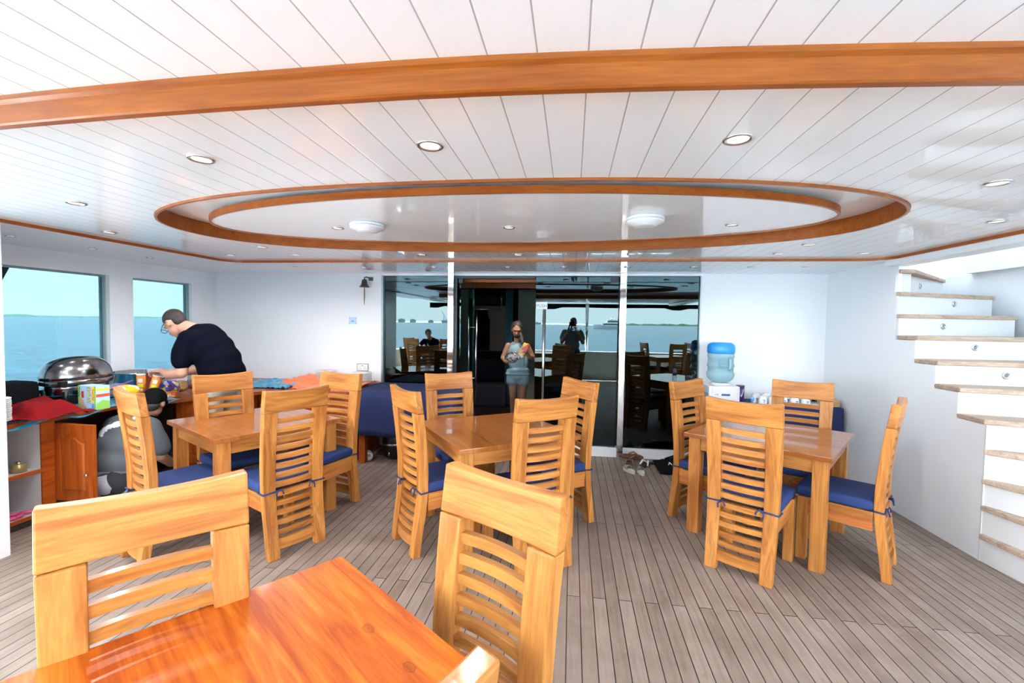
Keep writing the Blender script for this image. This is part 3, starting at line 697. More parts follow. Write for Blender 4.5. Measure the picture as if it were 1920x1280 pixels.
# water bottle
def bottle(x, y, z, label):
    t = thing('water_bottle', label, 'bottle', (x, y, z))
    bm_ = flat('bottle_plastic', (.75, .88, .95), .05, var=.01, Transmission_Weight=.85, Alpha=.55, IOR=1.2)
    MB().lathe([(.028, 0), (.031, .01), (.031, .06), (.029, .065), (.031, .07), (.031, .13), (.026, .155), (.013, .18), (.0125, .195)], (0, 0, 0), 24).build('bottle_body', bm_, t)
    MB().lathe([(.014, .19), (.014, .212), (.012, .214)], (0, 0, 0), 20).build('cap', flat('blue_cap', (.08, .35, .85), .4), t)
    MB().lathe([(.0315, .075), (.0315, .12)], (0, 0, 0), 24).build('bottle_label', flat('pale_label', (.7, .82, .92), .5), t)
bottle(1.51, 4.02, .7605, 'clear water bottle with blue cap on the right dining table')
bottle(-3.9, -1.05, .7605, 'clear water bottle on the stern table mirrored in the left glass panel')
# ---- navy table left of the door
def draped_table(name, label, x0, x1, y0, y1, h, drop, legh):
    t = thing('serving_table', label, 'table', ((x0+x1)/2, (y0+y1)/2, 0))
    w2, d2 = (x1-x0)/2, (y1-y0)/2
    MB().box((-w2+.02, -d2+.02, h-.04), (w2-.02, d2-.02, h-.008)).build('tabletop', M['cabX'], t)
    for sx in (-1, 1):
        for sy in (-1, 1): MB().box((sx*(w2-.03), sy*(d2-.03), 0), (sx*(w2-.10), sy*(d2-.10), h-.041), bev=.003).build('leg', M['cabZ'], t)
    c = MB()
    per = []
    nseg = 26
    def P(k): # perimeter point front+sides (starting back-left going front and back-right)
        L = 2*d2*2+2*w2; s_ = k*L
        if s_ < 2*d2: return (-w2, d2-s_, -1, 0)
        s_ -= 2*d2
        if s_ < 2*w2: return (-w2+s_, -d2, 0, -1)
        s_ -= 2*w2; return (w2, -d2+s_, 1, 0)
    K = 110; rows = 7; V = []
    for i in range(K+1):
        x, y, nx, ny = P(min(.9999, i/K)); col = []
        for j in range(rows+1):
            f = j/rows; am = .006+.016*f; wv = math.sin(i*.42)*am+math.sin(i*.17+1)*am
            dz = drop(i/K)
            col.append(c.bm.verts.new((x+nx*(.006+wv*(f > 0)+.02*f), y+ny*(.006+wv*(f > 0)+.02*f), h-.0*f-dz*f)))
        V.append(col)
    for i in range(K):
        for j in range(rows):
            fc = c.bm.faces.new((V[i][j], V[i+1][j], V[i+1][j+1], V[i][j+1])); fc.smooth = True
    c.bm.faces.new([V[i][0] for i in range(K+1)])
    o = c.build('tablecloth', M['navy_cloth'], None, (t.location.x, t.location.y, 0)); mod_solid(o, .003, 1)
    tag(o, label.replace('low serving table hidden under', 'creased').replace('serving table covered by', 'creased')+' hanging to mid height', 'tablecloth')
    return t
draped_table('serving_table', 'serving table covered by a navy cloth left of the doorway', -2.33, -1.22, 4.66, 5.42, .80, lambda k: .40+.08*math.sin(k*3), 0)
draped_table('serving_table', 'serving table covered by a navy cloth in the right corner', 1.86, 2.74, 4.98, 5.42, .75, lambda k: .55, 0)
# under the left navy table
t = thing('drink_urn', 'black round urn with steel band standing under the navy cloth table', 'urn', (-2.0, 5.0, 0))
MB().lathe([(.10, 0), (.13, .02), (.15, .05), (.15, .30), (.13, .33)], (0, 0, 0), 32).build('body', M['blk'], t)
MB().lathe([(.154, .16), (.154, .19)], (0, 0, 0), 32).build('band', M['steel'], t); MB().tube([(0, -.15, .10), (0, -.19, .10), (0, -.19, .07)], .01).build('tap', M['steel'], t)
tag(MB().lathe([(.045, -.045), (.05, -.04), (.05, .04), (.045, .045), (.018, .045), (.018, -.045)], (-2.255, 4.83, .052), 24, 0, rotm(90, 0, 30)).build('toilet_roll', M['plastic_white']), 'small white roll lying on the deck under the navy cloth table', 'roll')

# ================================================================== BUFFET
CT = .80
cabm = M['cabX']
# worktop: L shaped with chamfered inner corner
wt = MB().prism([(-4.645, 2.0), (-3.90, 2.0), (-3.93, 3.45), (-3.50, 4.15), (-3.25, 4.48), (-2.36, 4.60), (-2.36, 5.44), (-4.645, 5.44)], CT-.035, CT).build('worktop', M['cabY'])
tag(wt, 'dark wooden L-shaped buffet worktop running under the windows and along the back wall', 'worktop')
# open shelf unit
t = thing('shelf_unit', 'white open shelf unit with wood edging at the near end of the buffet', 'cabinet', (-4.3, 2.45, 0))
def L3(x, y, z): return (x+4.3, y-2.45, z)
mb = MB(); mb.box(L3(-4.64, 2.0, .06), L3(-3.96, 2.92, .08)).box(L3(-4.64, 2.0, .08), L3(-4.62, 2.92, CT-.036)).box(L3(-4.62, 2.90, .08), L3(-3.96, 2.92, CT-.036)).box(L3(-4.62, 2.0, .08), L3(-3.96, 2.02, CT-.036))
mb.build('carcass', M['white_in'], t)
MB().box(L3(-4.62, 2.021, .395), L3(-3.965, 2.899, .412)).build('shelf', M['white_in'], t)
MB().box(L3(-3.964, 2.0, .06), L3(-3.95, 2.90, .085)).box(L3(-3.964, 2.021, .390), L3(-3.95, 2.90, .415)).box(L3(-3.959, 2.90, .06), L3(-3.945, 2.99, CT-.036)).build('edging', M['cabY'], t)
MB().box(L3(-4.6, 2.0, 0), L3(-4.02, 2.92, .059)).build('plinth', flat('grey_plinth', (.12, .10, .09), .6), t)
# panelled door, swung open
def panel_door(t, w_, h_, mats, arch=True):
    """door in its own frame: hinge at x=0, spans +x, z up, front towards -y"""
    d = MB().box((0, -.01, 0), (w_, .012, h_), bev=.003).build('door', mats[0], t)
    mb = MB(); s_ = .055
    mb.box((0.002, -.017, 0.002), (s_, -.0101, h_-.002), bev=.002).box((w_-s_, -.017, .002), (w_-.002, -.0101, h_-.002), bev=.002).box((s_, -.017, .002), (w_-s_, -.0101, s_), bev=.002)
    mb.build('frame_rails', mats[0], d)
    # arched top rail
    K = 16; top = h_-.002; mb = MB(); a0 = h_-.115
    poly = [(w_-s_, top), (s_, top)]
    for i in range(K+1):
        u = i/K; x = s_+(w_-2*s_)*u; z = a0+(.045*math.exp(-((u-.5)/.24)**2) if arch else 0); poly.append((x, z))
    lo = [mb.bm.verts.new((x, -.0172, z)) for x, z in poly]; hi = [mb.bm.verts.new((x, -.0101, z)) for x, z in poly]
    for i in range(len(poly)):
        j = (i+1) % len(poly); mb.bm.faces.new((lo[i], lo[j], hi[j], hi[i]))
    fs = [mb.bm.faces.new(lo), mb.bm.faces.new(hi)]; bmesh.ops.triangulate(mb.bm, faces=fs)
    mb.build('top_rail', mats[0], d)
    mb = MB(); poly = [(w_-s_-.03, s_+.03), (s_+.03, s_+.03)]
    for i in range(K+1):
        u = i/K; x = s_+.03+(w_-2*s_-.06)*u; z = a0-.03+(.045*math.exp(-((u-.5)/.24)**2) if arch else 0); poly.append((x, z))
    inner = [((x-w_/2)*.88+w_/2, (z-h_/2)*.95+h_/2) for x, z in poly]
    lo = [mb.bm.verts.new((x, -.0101, z)) for x, z in poly]; hi = [mb.bm.verts.new((x, -.018, z)) for x, z in inner]
    for i in range(len(poly)):
        j = (i+1) % len(poly); mb.bm.faces.new((lo[i], lo[j], hi[j], hi[i]))
    fs = [mb.bm.faces.new(hi)]; bmesh.ops.triangulate(mb.bm, faces=fs)
    mb.build('raised_panel', mats[1], d)
    kn = MB().lathe([(.006, 0), (.006, .012), (.013, .018), (.014, .026), (.008, .031)], (w_-.04, -.017, h_*.37), 16, 0, rotm(90)).build('knob', M['steel'], d)
    return d
cb = thing('cabinet', 'cherry wood buffet cabinet with arched door standing open beside the shelf unit', 'cabinet', (-4.0, 3.0, 0))
mb = MB(); q = lambda x, y, z: (x+4.0, y-3.0, z)
mb.box(q(-4.64, 2.93, .06), q(-4.62, 4.1, CT-.036)).box(q(-4.62, 2.93, .06), q(-3.96, 4.08, .08)).box(q(-4.62, 2.93, .08), q(-3.98, 2.945, CT-.036)).box(q(-4.62, 4.06, .08), q(-3.98, 4.08, CT-.036))
mb.build('carcass', flat('dark_interior', (.06, .035, .025), .6), cb)
dd = panel_door(cb, .36, .60, (M['cabZ'], M['cabZ'])); dd.location = q(-3.945, 3.0, .145); dd.rotation_euler.z = R(-2)
dd2 = panel_door(cb, .36, .60, (M['cabZ'], M['cabZ'])); dd2.location = q(-3.84, 3.98, .145); dd2.rotation_euler.z = R(8)
# back run of cabinets with doors facing us
cb2 = thing('cabinet', 'cherry wood cabinet run with arched doors under the orange cloth along the back wall', 'cabinet', (-2.9, 4.6, 0))
MB().box((-.60, .10, .0), (.52, .80, CT-.036)).build('carcass', M['cabX'], cb2)
for k in range(3):
    d_ = panel_door(cb2, .34, .62, (M['cabZ'], M['cabZ'])); d_.location = (-.56+.36*k, .085, .10)
# corner cabinet: angled fronts
cb3 = thing('cabinet', 'cherry wood angled corner cabinet behind the man in black', 'cabinet', (-3.7, 4.3, 0))
MB().prism([(-.20, -.12), (.05, .10), (.18, .40), (.18, 1.1), (-.9, 1.1), (-.9, -.12)], 0, CT-.036).build('carcass', M['cabX'], cb3)
# ---- cloths on the worktop
def cloth(name, label, cat, fn, mat, nx=40, ny=30, th=.003, group=None):
    o = MB().grid(nx, ny, fn).build(name, mat); mod_solid(o, th, 0); return tag(o, label, cat, group)
def wr(x, y, s=9., a=.008, seed=0): return a*mnoise.noise(Vector((x*s, y*s, seed)))
satin_b = flat('blue_satin', (.02, .30, .50), .35, var=.2, scale=8, bump=.4); satin_b.node_tree.nodes['Principled BSDF'].inputs['Sheen Weight'].default_value = .4
satin_o = flat('orange_satin', (.85, .20, .07), .32, var=.15, scale=8, bump=.4)
redc = flat('red_cloth', (.20, .003, .005), .85, var=.12, scale=10, bump=.1, Specular_IOR_Level=.15)
def blue_fn(u, v):
    y = 2.1+1.75*u; edge = -3.915+.05*math.sin(u*17)*.5+(0 if y < 3.45 else (y-3.45)*.6)
    x = -4.55+(edge+4.55)*v; z = CT+.006+abs(wr(x, y, 12, .016, 1)); 
    if v > .93: z = CT+.004-.05*(v-.93)/.07*(.5+.5*math.sin(u*23)); x += .022*(v-.93)/.07
    return (x, y, z)
cloth('satin_cloth', 'shiny turquoise satin cloth spread over the buffet under the windows', 'cloth', blue_fn, satin_b, 60, 40)
cloth('satin_cloth', 'shiny turquoise satin cloth on the back counter beside the man in black', 'cloth', lambda u, v: (-3.72+.60*u, 4.62-.3*max(0, .4-u)+.68*v, CT+.006+abs(wr(u*2, v*2, 5, .05, 7))+.02*math.sin(v*PI)), satin_b, 40, 30)
def or_fn(u, v):
    x = -3.38+1.02*u; y = 4.60+.02*math.sin(u*9)+.78*v
    hump = .10*math.exp(-((u-.28)/.22)**2-((v-.35-.9*u)/.28)**2)+.03*math.exp(-((u-.95)/.12)**2-((v-.6)/.3)**2)
    z = CT+.010+abs(wr(x, y, 11, .035, 3))+hump
    if v < .08: z -= .02
    return (x, y+(.10*(1-u)*(1-v)), z)
cloth('satin_cloth', 'crumpled bright orange satin cloth on the back counter around the plate stacks', 'cloth', or_fn, satin_o, 60, 46)
def red_fn(u, v):
    x = -4.30+.52*u; y = 2.74+.42*v
    d = max(abs(u-.5), abs(v-.5))*2
    top = .10; z = CT+.012+top*max(0, min(1, (1.0-d)/.45))+.012*math.sin(u*13+v*5)*(d > .5)
    if v < .15 or u > .9: z = CT+.014+.02*abs(math.sin(u*9))
    return (x+.04*math.sin(v*7), y+.04*math.sin(u*6), z+abs(wr(u*3, v*3, 3, .012, 9)))
cloth('red_cloth', 'red cloth draped over a low box at the near end of the buffet', 'cloth', red_fn, redc, 44, 40)
tag(MB().box((-4.58, 2.72, CT+.02), (-4.34, 3.20, CT+.24), bev=.06).build('bag', M['blkcloth']), 'black soft bag on the buffet behind the red cloth, under the big window', 'bag')
pm = flat('white_china', (.82, .82, .80), .2, var=.01)
plate_proto = None
def plates(x, y, z, n, label, grp, r=.115, dz=.0125):
    for k in range(n):
        p = MB().lathe([(r*.55, 0), (r*.6, .002), (r, .012), (r, .016), (r*.6, .006), (.001, .005)], (0, 0, 0), 32).build('plate', pm) if not plates.p else plates.p[0].copy()
        if plates.p: COL.objects.link(p)
        else: plates.p.append(p)
        p.location = (x+random.uniform(-.003, .003), y, z+dz*k)
        nm = 'topmost' if k == n-1 else ('bottom' if k == 0 else ('second third fourth fifth sixth seventh eighth ninth tenth eleventh twelfth thirteenth'.split()[k-1]+' from the bottom')); tag(p, label % nm, 'plate', grp)
plates.p = []; random.seed(4)
plates(-2.94, 5.14, CT+.045, 9, '%s white plate of the left stack on the orange cloth', 'plates in the left stack')
plates(-2.49, 5.16, CT+.045, 8, '%s white plate of the right stack on the orange cloth', 'plates in the right stack')
plates(-3.965, 2.60, CT+.028, 14, '%s white plate in the stack beside the white pillar', 'plates beside the pillar', .11, .0115)
# shelf content
tin = thing('tin_can', 'small gold round tin on the middle shelf of the white unit', 'tin', (-4.04, 2.82, .412))
MB().lathe([(.045, 0), (.045, .06), (.042, .062)], (0, 0, 0), 28).build('tin_body', flat('gold_tin', (.45, .36, .16), .3, .6), tin); MB().lathe([(.018, .062), (.018, .075), (.01, .08)], (0, 0, 0), 16).build('knob', M['steel'], tin)
tag(MB().tube([(-4.2+.07*math.cos(a*.5), 2.66+.06*math.sin(a*.5), .425+.004*a) for a in range(26)], .012, 8).build('rope_coil', flat('jute', (.30, .22, .12), .9)), 'coil of brown cord beside the gold tin', 'rope')
pk = MB()
for cx_ in (2.62, 2.76): pk.tube([(-4.03+.045*math.cos(a*PI/10), cx_+.06*math.sin(a*PI/10), .10) for a in range(21)], .012, 8)
pk.tube([(-4.05, 2.82, .10), (-4.0, 2.90, .095)], .012, 8)
tag(pk.build('scissors', flat('pink_plastic', (.85, .10, .30), .35)), 'pink plastic handled tool on the bottom shelf of the white unit', 'tool')
tag(MB().lathe([(.06, 0), (.075, .03), (.075, .16), (.05, .20), (.02, .22)], (-4.2, 2.52, .081), 24).build('jug', pm), 'white plastic jug on the bottom shelf beside the pink tool', 'jug')
# ---- roll top chafing dish
t = thing('chafing_dish', 'large roll-top steel chafing dish with domed lid in front of the big window', 'chafing dish', (-4.33, 3.47, CT+.02), R(0))
secs = []; A, Bd = .27, .19
mb = MB()
mb.lathe([(math.cos(k*PI/2/14)**.75, math.sin(k*PI/2/14)**.9) if k < 14 else (.001, 1) for k in range(15)], (0, 0, .205), 48, 0, Matrix.Diagonal((Bd, A, .20))); o = mb.build('lid', M['chrome_dk'], t)
MB().box((-.12, -.17, .01), (.12, .17, .075), bev=.02).build('stand', M['blk'], t)
MB().lathe([(1, -.0), (1.02, .01), (1.02, .035), (.99, .045), (.9, .045)], (0, 0, .165), 40, 0, Matrix.Diagonal((Bd, A, 1))).build('rim', M['chrome_dk'], t)
MB().lathe([(.93, .0), (.95, .01), (.97, .06), (.97, .10)], (0, 0, .075), 40, 0, Matrix.Diagonal((Bd*.9, A*.92, 1))).build('water_pan', M['chrome_dk'], t)
for sx in (-1, 1):
    for sy in (-1, 1): MB().tube([(sx*.12, sy*.19, 0), (sx*.13, sy*.20, .12)], [.016, .022]).build('leg', M['blk'], t)
MB().lathe([(.035, .0), (.04, .01), (.04, .055), (.02, .06)], (.02, 0, 0), 20).build('burner', M['blk'], t)
MB().box((.17, -.29, .17), (.21, -.24, .215), bev=.006).build('hinge_block', M['blk'], t)
# oval pot
t = thing('steel_pot', 'wide low steel pan with flared rim between the domed dish and the man', 'pan', (-4.33, 4.03, CT+.02))
MB().lathe([(.17, 0), (.20, .02), (.21, .19), (.245, .20), (.25, .208), (.205, .205), (.195, .02), (.001, .015)], (0, 0, 0), 48).build('pan_body', M['steel'], t)
MB().tube([(.22, -.06, .13), (.27, -.05, .15), (.27, .05, .15), (.22, .06, .13)], .008).build('pan_handle', M['steel'], t)
# white rectangular tray with lid
t = thing('food_tray', 'white insulated tray with tilted grey lid by the small window', 'tray', (-4.33, 4.66, CT+.001))
MB().box((-.22, -.24, 0), (.2, .26, .17), bev=.02).build('tray_body', M['plastic_white'], t)
MB().obox((-.02, .01, .20), (.44, .56, .022), rotm(0, 0, 0) @ rotm(4, -6, 0), 0, .008).build('lid', flat('grey_lid', (.34, .36, .35), .3, .5), t)
tag(MB().obox((-4.05, 4.45, CT+.20), (.012, .09, .012), rotm(35, 0, 0), 0, .003).build('marker_pen', flat('red_pen', (.7, .02, .03), .4)), 'red marker lying across the white tray', 'pen')
# ---- cereal bar carton
ct = thing('snack_box', 'blue and green snack bar carton standing upright on the turquoise cloth', 'box', (-3.87, 3.225, CT+.02), R(-8))
W_, D_, Hh = .20, .10, .19
c_blue = flat('carton_blue', (.42, .66, .88), .5, var=.03); c_green = flat('carton_green', (.28, .55, .10), .5, var=.1); c_yel = flat('carton_yellow', (.90, .72, .03), .5); c_tan = flat('carton_oat', (.55, .42, .25), .6, var=.4, scale=120); c_dk = flat('carton_dark', (.05, .02, .012), .6)
MB().box((-W_/2, -D_/2, 0), (W_/2, D_/2, Hh), bev=.001).build('carton', c_blue, ct)
yf = -D_/2
def pl(name, pts, mat, dy=.0006, side=False):
    mb = MB(); lo = [mb.bm.verts.new((x, yf-dy, z) if not side else (W_/2+dy, x, z)) for x, z in pts]; f = mb.bm.faces.new(lo); r_ = bmesh.ops.extrude_face_region(mb.bm, geom=[f])
    off = Vector((0, dy*.9, 0)) if not side else Vector((-dy*.9, 0, 0))
    for v in r_['geom']:
        if isinstance(v, bmesh.types.BMVert): v.co += off
    return mb.build(name, mat, ct)
pl('carton_print', [(-.1, 0), (-.03, 0), (-.05, .03), (-.078, .06), (-.075, .19), (-.1, .19)], c_green)
pl('carton_print', [(.055, .055), (.083, .055), (.083, .19), (.055, .19)], c_yel)
pl('carton_print', [(.083, 0), (.1, 0), (.1, .19), (.083, .19)], c_green, .0007)
pl('carton_print', [(.052, 0.004), (.082, 0.004), (.082, .05), (.052, .05)], flat('print_blue', (.12, .36, .75), .5), .0008)
pl('carton_print', [(-.085, .085), (-.06, .10), (-.035, .06), (-.01, .02), (.01, .003), (-.04, .003), (-.075, .02), (-.088, .05)], c_tan, .0012)
pl('carton_print', [(-.062, .09), (-.034, .09), (-.034, .145), (-.062, .145)], flat('print_red', (.65, .06, .03), .5), .001)
pl('carton_print', [(-.048, 0), (.048, 0), (.048, .06), (0, .075), (-.048, .05)], c_green, .0006, True)
pl('carton_print', [(-.048, .10), (.048, .10), (.048, .125), (-.048, .125)], flat('print_red2', (.7, .08, .05), .5), .0006, True)
pl('carton_print', [(-.048, .15), (.048, .15), (.048, .17), (-.048, .17)], c_yel, .0006, True)
for k in range(6): pl('carton_print', [(-.095+.01*(k % 2), .10+.013*k), (-.087+.01*(k % 2), .10+.013*k), (-.087+.01*(k % 2), .109+.013*k), (-.095+.01*(k % 2), .109+.013*k)], c_dk, .0012)
rt90 = rotm(90).to_4x4() @ rotm(0, 0, -90).to_4x4()
lettering('CHEWY', .060, c_dk, ct, Matrix.Translation((.018, yf-.0010, .115)) @ rt90 @ Matrix.Diagonal((.62, 1, 1, 1)), 'carton_lettering')
lettering('CHEWY', .052, c_yel, ct, Matrix.Translation((.018, yf-.0018, .115)) @ rt90 @ Matrix.Diagonal((.66, 1, 1, 1)), 'carton_lettering')
lettering('SNACKS', .030, flat('print_red3', (.6, .05, .03), .5), ct, Matrix.Translation((.069, yf-.0016, .122)) @ rt90 @ Matrix.Diagonal((.8, 1, 1, 1)), 'carton_lettering')
# chips tubes
def tube_can(x, y, z, tilt, label, lid=True, h=.195):
    t = thing('snack_tube', label, 'snack tube', (x, y, z)); t.rotation_euler = tilt
    MB().lathe([(.036, 0), (.036, h)], (0, 0, 0), 28).build('tube_body', flat('orange_tube', (.88, .27, .03), .35, var=.1, scale=15), t)
    MB().lathe([(.038, h), (.038, h+.01), (.036, h+.012)], (0, 0, 0), 28).build('lid', M['plastic_white'], t)
    def band(a0, a1, z0, z1, mat):
        MB().grid(12, 2, lambda u, v: (.0365*math.cos(a0+(a1-a0)*u), .0365*math.sin(a0+(a1-a0)*u), z0+(z1-z0)*v)).build('tube_print', mat, t)
    band(-1.6, -.3, .085, .115, c_yel); band(-1.5, -.5, .13, .165, M['plastic_white']); band(-1.5, -.5, .05, .07, flat('tube_cream', (.9, .75, .5), .4)); band(1.2, 4.2, .0, h, flat('tube_pale', (.75, .74, .5), .4))
tube_can(-4.085, 3.84, CT+.02, (0, 0, 0), 'orange and cream snack tube with white lid standing left of the hand')
tube_can(-3.915, 3.78, CT+.03, (R(-4), R(16), 0), 'orange snack tube held tilted under the hand of the man in black')
# soft snack bags
def softbag(name, label, cat, c, r, mats, seed, rz=0, n=2.6, amp=.02):
    mb = MB(); mb.ell((0, 0, 0), (1, 1, 1), seg=36)
    for v in mb.bm.verts:
        d = v.co.copy(); k = amp*mnoise.noise(d*2.2+Vector((seed, 0, 0)))*6+amp*2*mnoise.noise(d*5+Vector((0, seed, 0)))
        s_ = (abs(d.x)**n+abs(d.y)**n+abs(d.z)**n)**(-1/n)*(1+k)
        v.co = Vector((d.x*s_*r[0], d.y*s_*r[1], d.z*s_*r[2]))
    o = mb.build(name, mats, None, c, R(rz)); o.location.z = max(o.location.z, CT+r[2]*1.12+.0); return tag(o, label, cat)
def multi(name, cols, rough=.3, metal=0, scale=18):
    m, n, b_ = newmat(name); t = nd(n, 'ShaderNodeTexCoord'); v = nd(n, 'ShaderNodeTexVoronoi'); v.inputs['Scale'].default_value = scale; n.links.new(t.outputs['Object'], v.inputs['Vector'])
    s = nd(n, 'ShaderNodeSeparateColor'); n.links.new(v.outputs['Color'], s.inputs[0]); r = nd(n, 'ShaderNodeValToRGB'); r.color_ramp.interpolation = 'CONSTANT'
    el = r.color_ramp.elements; el[0].color = cols[0]+(1,); el[1].position = 1/len(cols); el[1].color = cols[1]+(1,)
    for k in range(2, len(cols)): x = el.new(k/len(cols)); x.color = cols[k]+(1,)
    n.links.new(s.outputs[0], r.inputs[0]); n.links.new(r.outputs[0], b_.inputs['Base Color']); b_.inputs['Roughness'].default_value = rough; b_.inputs['Metallic'].default_value = metal
    return m
foilm = flat('silver_foil', (.72, .72, .74), .12, 1, var=.1, scale=40, bump=1.0)
foilm.node_tree.nodes['Bump'].inputs['Distance'].default_value = .03
softbag('chip_bag', 'yellow crisp bag with white label on the buffet behind the slatted chair', 'snack bag', (-3.93, 3.55, .9), (.09, .09, .065), multi('yellow_bag', [(.90, .50, .01), (.88, .55, .02), (.80, .78, .72), (.9, .45, .01)]), 3)
softbag('chip_bag', 'dark blue snack bag beside the yellow crisp bag', 'snack bag', (-4.03, 3.40, .86), (.05, .06, .04), multi('blue_bag', [(.02, .05, .30), (.02, .10, .4), (.5, .1, .02), (.03, .04, .2)]), 5)
softbag('zip_bag', 'clear zip bag with purple seal lying against the steel pan', 'plastic bag', (-4.14, 3.62, .9), (.05, .13, .06), flat('clear_bag', (.35, .42, .50), .15, Alpha=.55), 8)
tag(MB().tube([(-4.08, 3.43, .90), (-4.085, 3.58, .935), (-4.09, 3.76, .975)], .006, 6).build('zip_seal', flat('purple_seal', (.62, .12, .55), .4)), 'purple zip strip along the top of the clear bag', 'zip strip')
softbag('biscuit_pack', 'blue and yellow biscuit packets heaped right of the held tube', 'snack pack', (-3.93, 3.99, .87), (.06, .09, .07), multi('blue_yellow_pack', [(.05, .05, .45), (.03, .06, .5), (.75, .55, .03), (.6, .62, .7), (.25, .05, .03)], scale=28), 12)
softbag('cracker_bag', 'golden cellophane cracker bag left of the silver foil', 'snack bag', (-3.97, 4.16, .87), (.055, .06, .06), multi('gold_cello', [(.42, .26, .09), (.5, .32, .12), (.36, .22, .08), (.62, .5, .3)], .15, scale=14), 14)
softbag('foil_bag', 'crumpled silver foil bag beside the chair and the man', 'foil', (-3.95, 4.36, .88), (.085, .10, .085), foilm, 21, amp=.045)
ob = thing('snack_carton', 'small orange snack carton lying at the counter edge near the cap of the crouching person', 'box', (-3.80, 3.87, CT+.012), R(20))
MB().box((-.055, -.035, 0), (.055, .035, .05), bev=.002).build('carton', flat('orange_carton', (.88, .22, .04), .45), ob)
MB().obox((0, -.0352, .02), (.012, .001, .045), rotm(0, 40, 0)).obox((.01, -.0352, .02), (.07, .001, .008), rotm(0, 10, 0)).build('carton_print', M['plastic_white'], ob)
tag(MB().obox((-3.93, 3.33, CT+.035), (.05, .08, .022), rotm(0, 0, 25), 0, .006).build('snack_pack', flat('red_pack', (.7, .12, .05), .4)), 'small red packet on the turquoise cloth right of the carton', 'snack pack')
tag(MB().box((-4.12, 3.30, CT+.02), (-4.02, 3.42, CT+.12), bev=.02).build('mug', flat('teal_mug', (.01, .10, .16), .4)), 'dark teal container behind the snack bar carton', 'container')

# ================================================================== BACK WALL FITTINGS
t = thing('ship_bell', 'small bronze ship bell with tassel rope hung on the back wall', 'bell', (-2.555, YB-.02, 2.035))
MB().lathe([(.012, .045), (.025, .04), (.032, .02), (.034, 0), (.042, -.03), (.060, -.048), (.060, -.053), (.05, -.050)], (0, -.07, 0), 28).build('bell_body', M['bronze'], t)
MB().tube([(0, -.07, .042), (0, -.07, .065), (.02, -.055, .075), (.045, .012, .06)], .007).prism([(.02, .008), (.075, .008), (.075, .018), (.02, .018)], .035, .08).build('bracket', M['bronze'], t)
MB().tube([(0, -.07, -.05), (.0, -.07, -.09), (.002, -.07, -.16), (-.002, -.07, -.215), (.0, -.07, -.27)], [.004, .009, .010, .006, .003]).build('bell_rope', flat('old_rope', (.28, .24, .22), .9, bump=.3), t)
t = thing('wall_socket', 'double power socket with brass surround low on the back wall', 'socket', (-2.615, YB-.001, .98))
MB().box((-.078, -.010, -.049), (.078, 0, .049), bev=.004).build('surround', flat('brass_plate', (.42, .38, .30), .35, .5), t)
MB().box((-.066, -.014, -.038), (.066, -.010, .038), bev=.003).build('face_plate', M['plastic_white'], t)
mb = MB()
for cx_ in (-.034, .034):
    for dx, dz in ((0, .006), (-.012, -.016), (.012, -.016)): mb.box((cx_+dx-.004, -.0150, dz-.004), (cx_+dx+.004, -.0141, dz+.004))
mb.box((-.012, -.0155, .014), (-.004, -.0141, .026)).box((.004, -.0155, .014), (.012, -.0141, .026)).build('pin_holes', M['blk'], t)
t = thing('wall_sign', 'small pale blue notice screwed to the back wall under the bell', 'sign', (-2.75, YB-.001, 1.567))
MB().box((-.048, -.004, -.042), (.048, 0, .042)).build('sign_plate', flat('pale_blue_sign', (.50, .68, .90), .3), t)
MB().prism([(-.022, -.0048), (.022, -.0048), (.022, -.0041), (-.022, -.0041)], -.012, -.004).prism([(-.012, -.0048), (.008, -.0048), (.008, -.0041), (-.012, -.0041)], -.004, .002).build('sign_emblem', flat('sign_teal', (.08, .30, .42), .5), t)
mb = MB()
for sx in (-1, 1):
    for sz in (-1, 1): mb.lathe([(.004, 0), (.004, .002)], (sx*.042, -.0042, sz*.036), 8, 0, rotm(90))
mb.build('screw', M['brushed'], t)

# ================================================================== WATER COOLER
wc = thing('water_cooler', 'white floor-standing water cooler beside the right glass panel', 'water cooler', (1.59, 5.13, 0))
MB().box((-.155, -.15, .02), (.155, .17, .94), bev=.012).build('cabinet_body', M['plastic_white'], wc)
MB().box((-.125, -.158, .56), (.125, -.151, .935), bev=.004).build('front_panel', flat('cooler_front', (.88, .88, .90), .25, var=.01), wc)
MB().lathe([(.10, .94), (.105, .95), (.09, .965), (.07, .967)], (0, 0, 0), 32).build('collar', M['plastic_white'], wc)
MB().box((-.157, -.14, .15), (-.1555, .15, .86)).build('side_panel', flat('cooler_side', (.32, .42, .48), .4), wc)
MB().box((-.03, -.1595, .842), (.055, -.1585, .862)).build('maker_badge', flat('cooler_blue', (.05, .10, .40), .4), wc)
MB().box((-.159, -.10, .66), (-.1575, -.04, .72)).build('side_sticker', flat('cooler_sticker', (.05, .30, .75), .4), wc)
MB().box((-.1555, -.1575, .60), (-.128, -.1505, .625)).build('edge_sticker', c_yel, wc)
MB().lathe([(.005, 0), (.005, .003)], (-.09, -.158, .855), 10, 0, rotm(90)).lathe([(.005, 0), (.005, .003)], (-.07, -.158, .855), 10, 0, rotm(90)).build('indicator', M['brushed'], wc)
MB().tube([(-.05, -.16, .74), (-.05, -.19, .74), (-.05, -.195, .715)], .012).build('tap', flat('red_tap', (.6, .05, .05), .4), wc); MB().tube([(.05, -.16, .74), (.05, -.19, .74), (.05, -.195, .715)], .012).build('tap', c_blue, wc)
wb = thing('water_bottle', 'large translucent blue water bottle upside down on the white cooler', 'water bottle', (1.59, 5.13, .967))
jm = flat('jug_plastic', (.45, .68, .74), .12, var=.02, Transmission_Weight=.55, IOR=1.15)
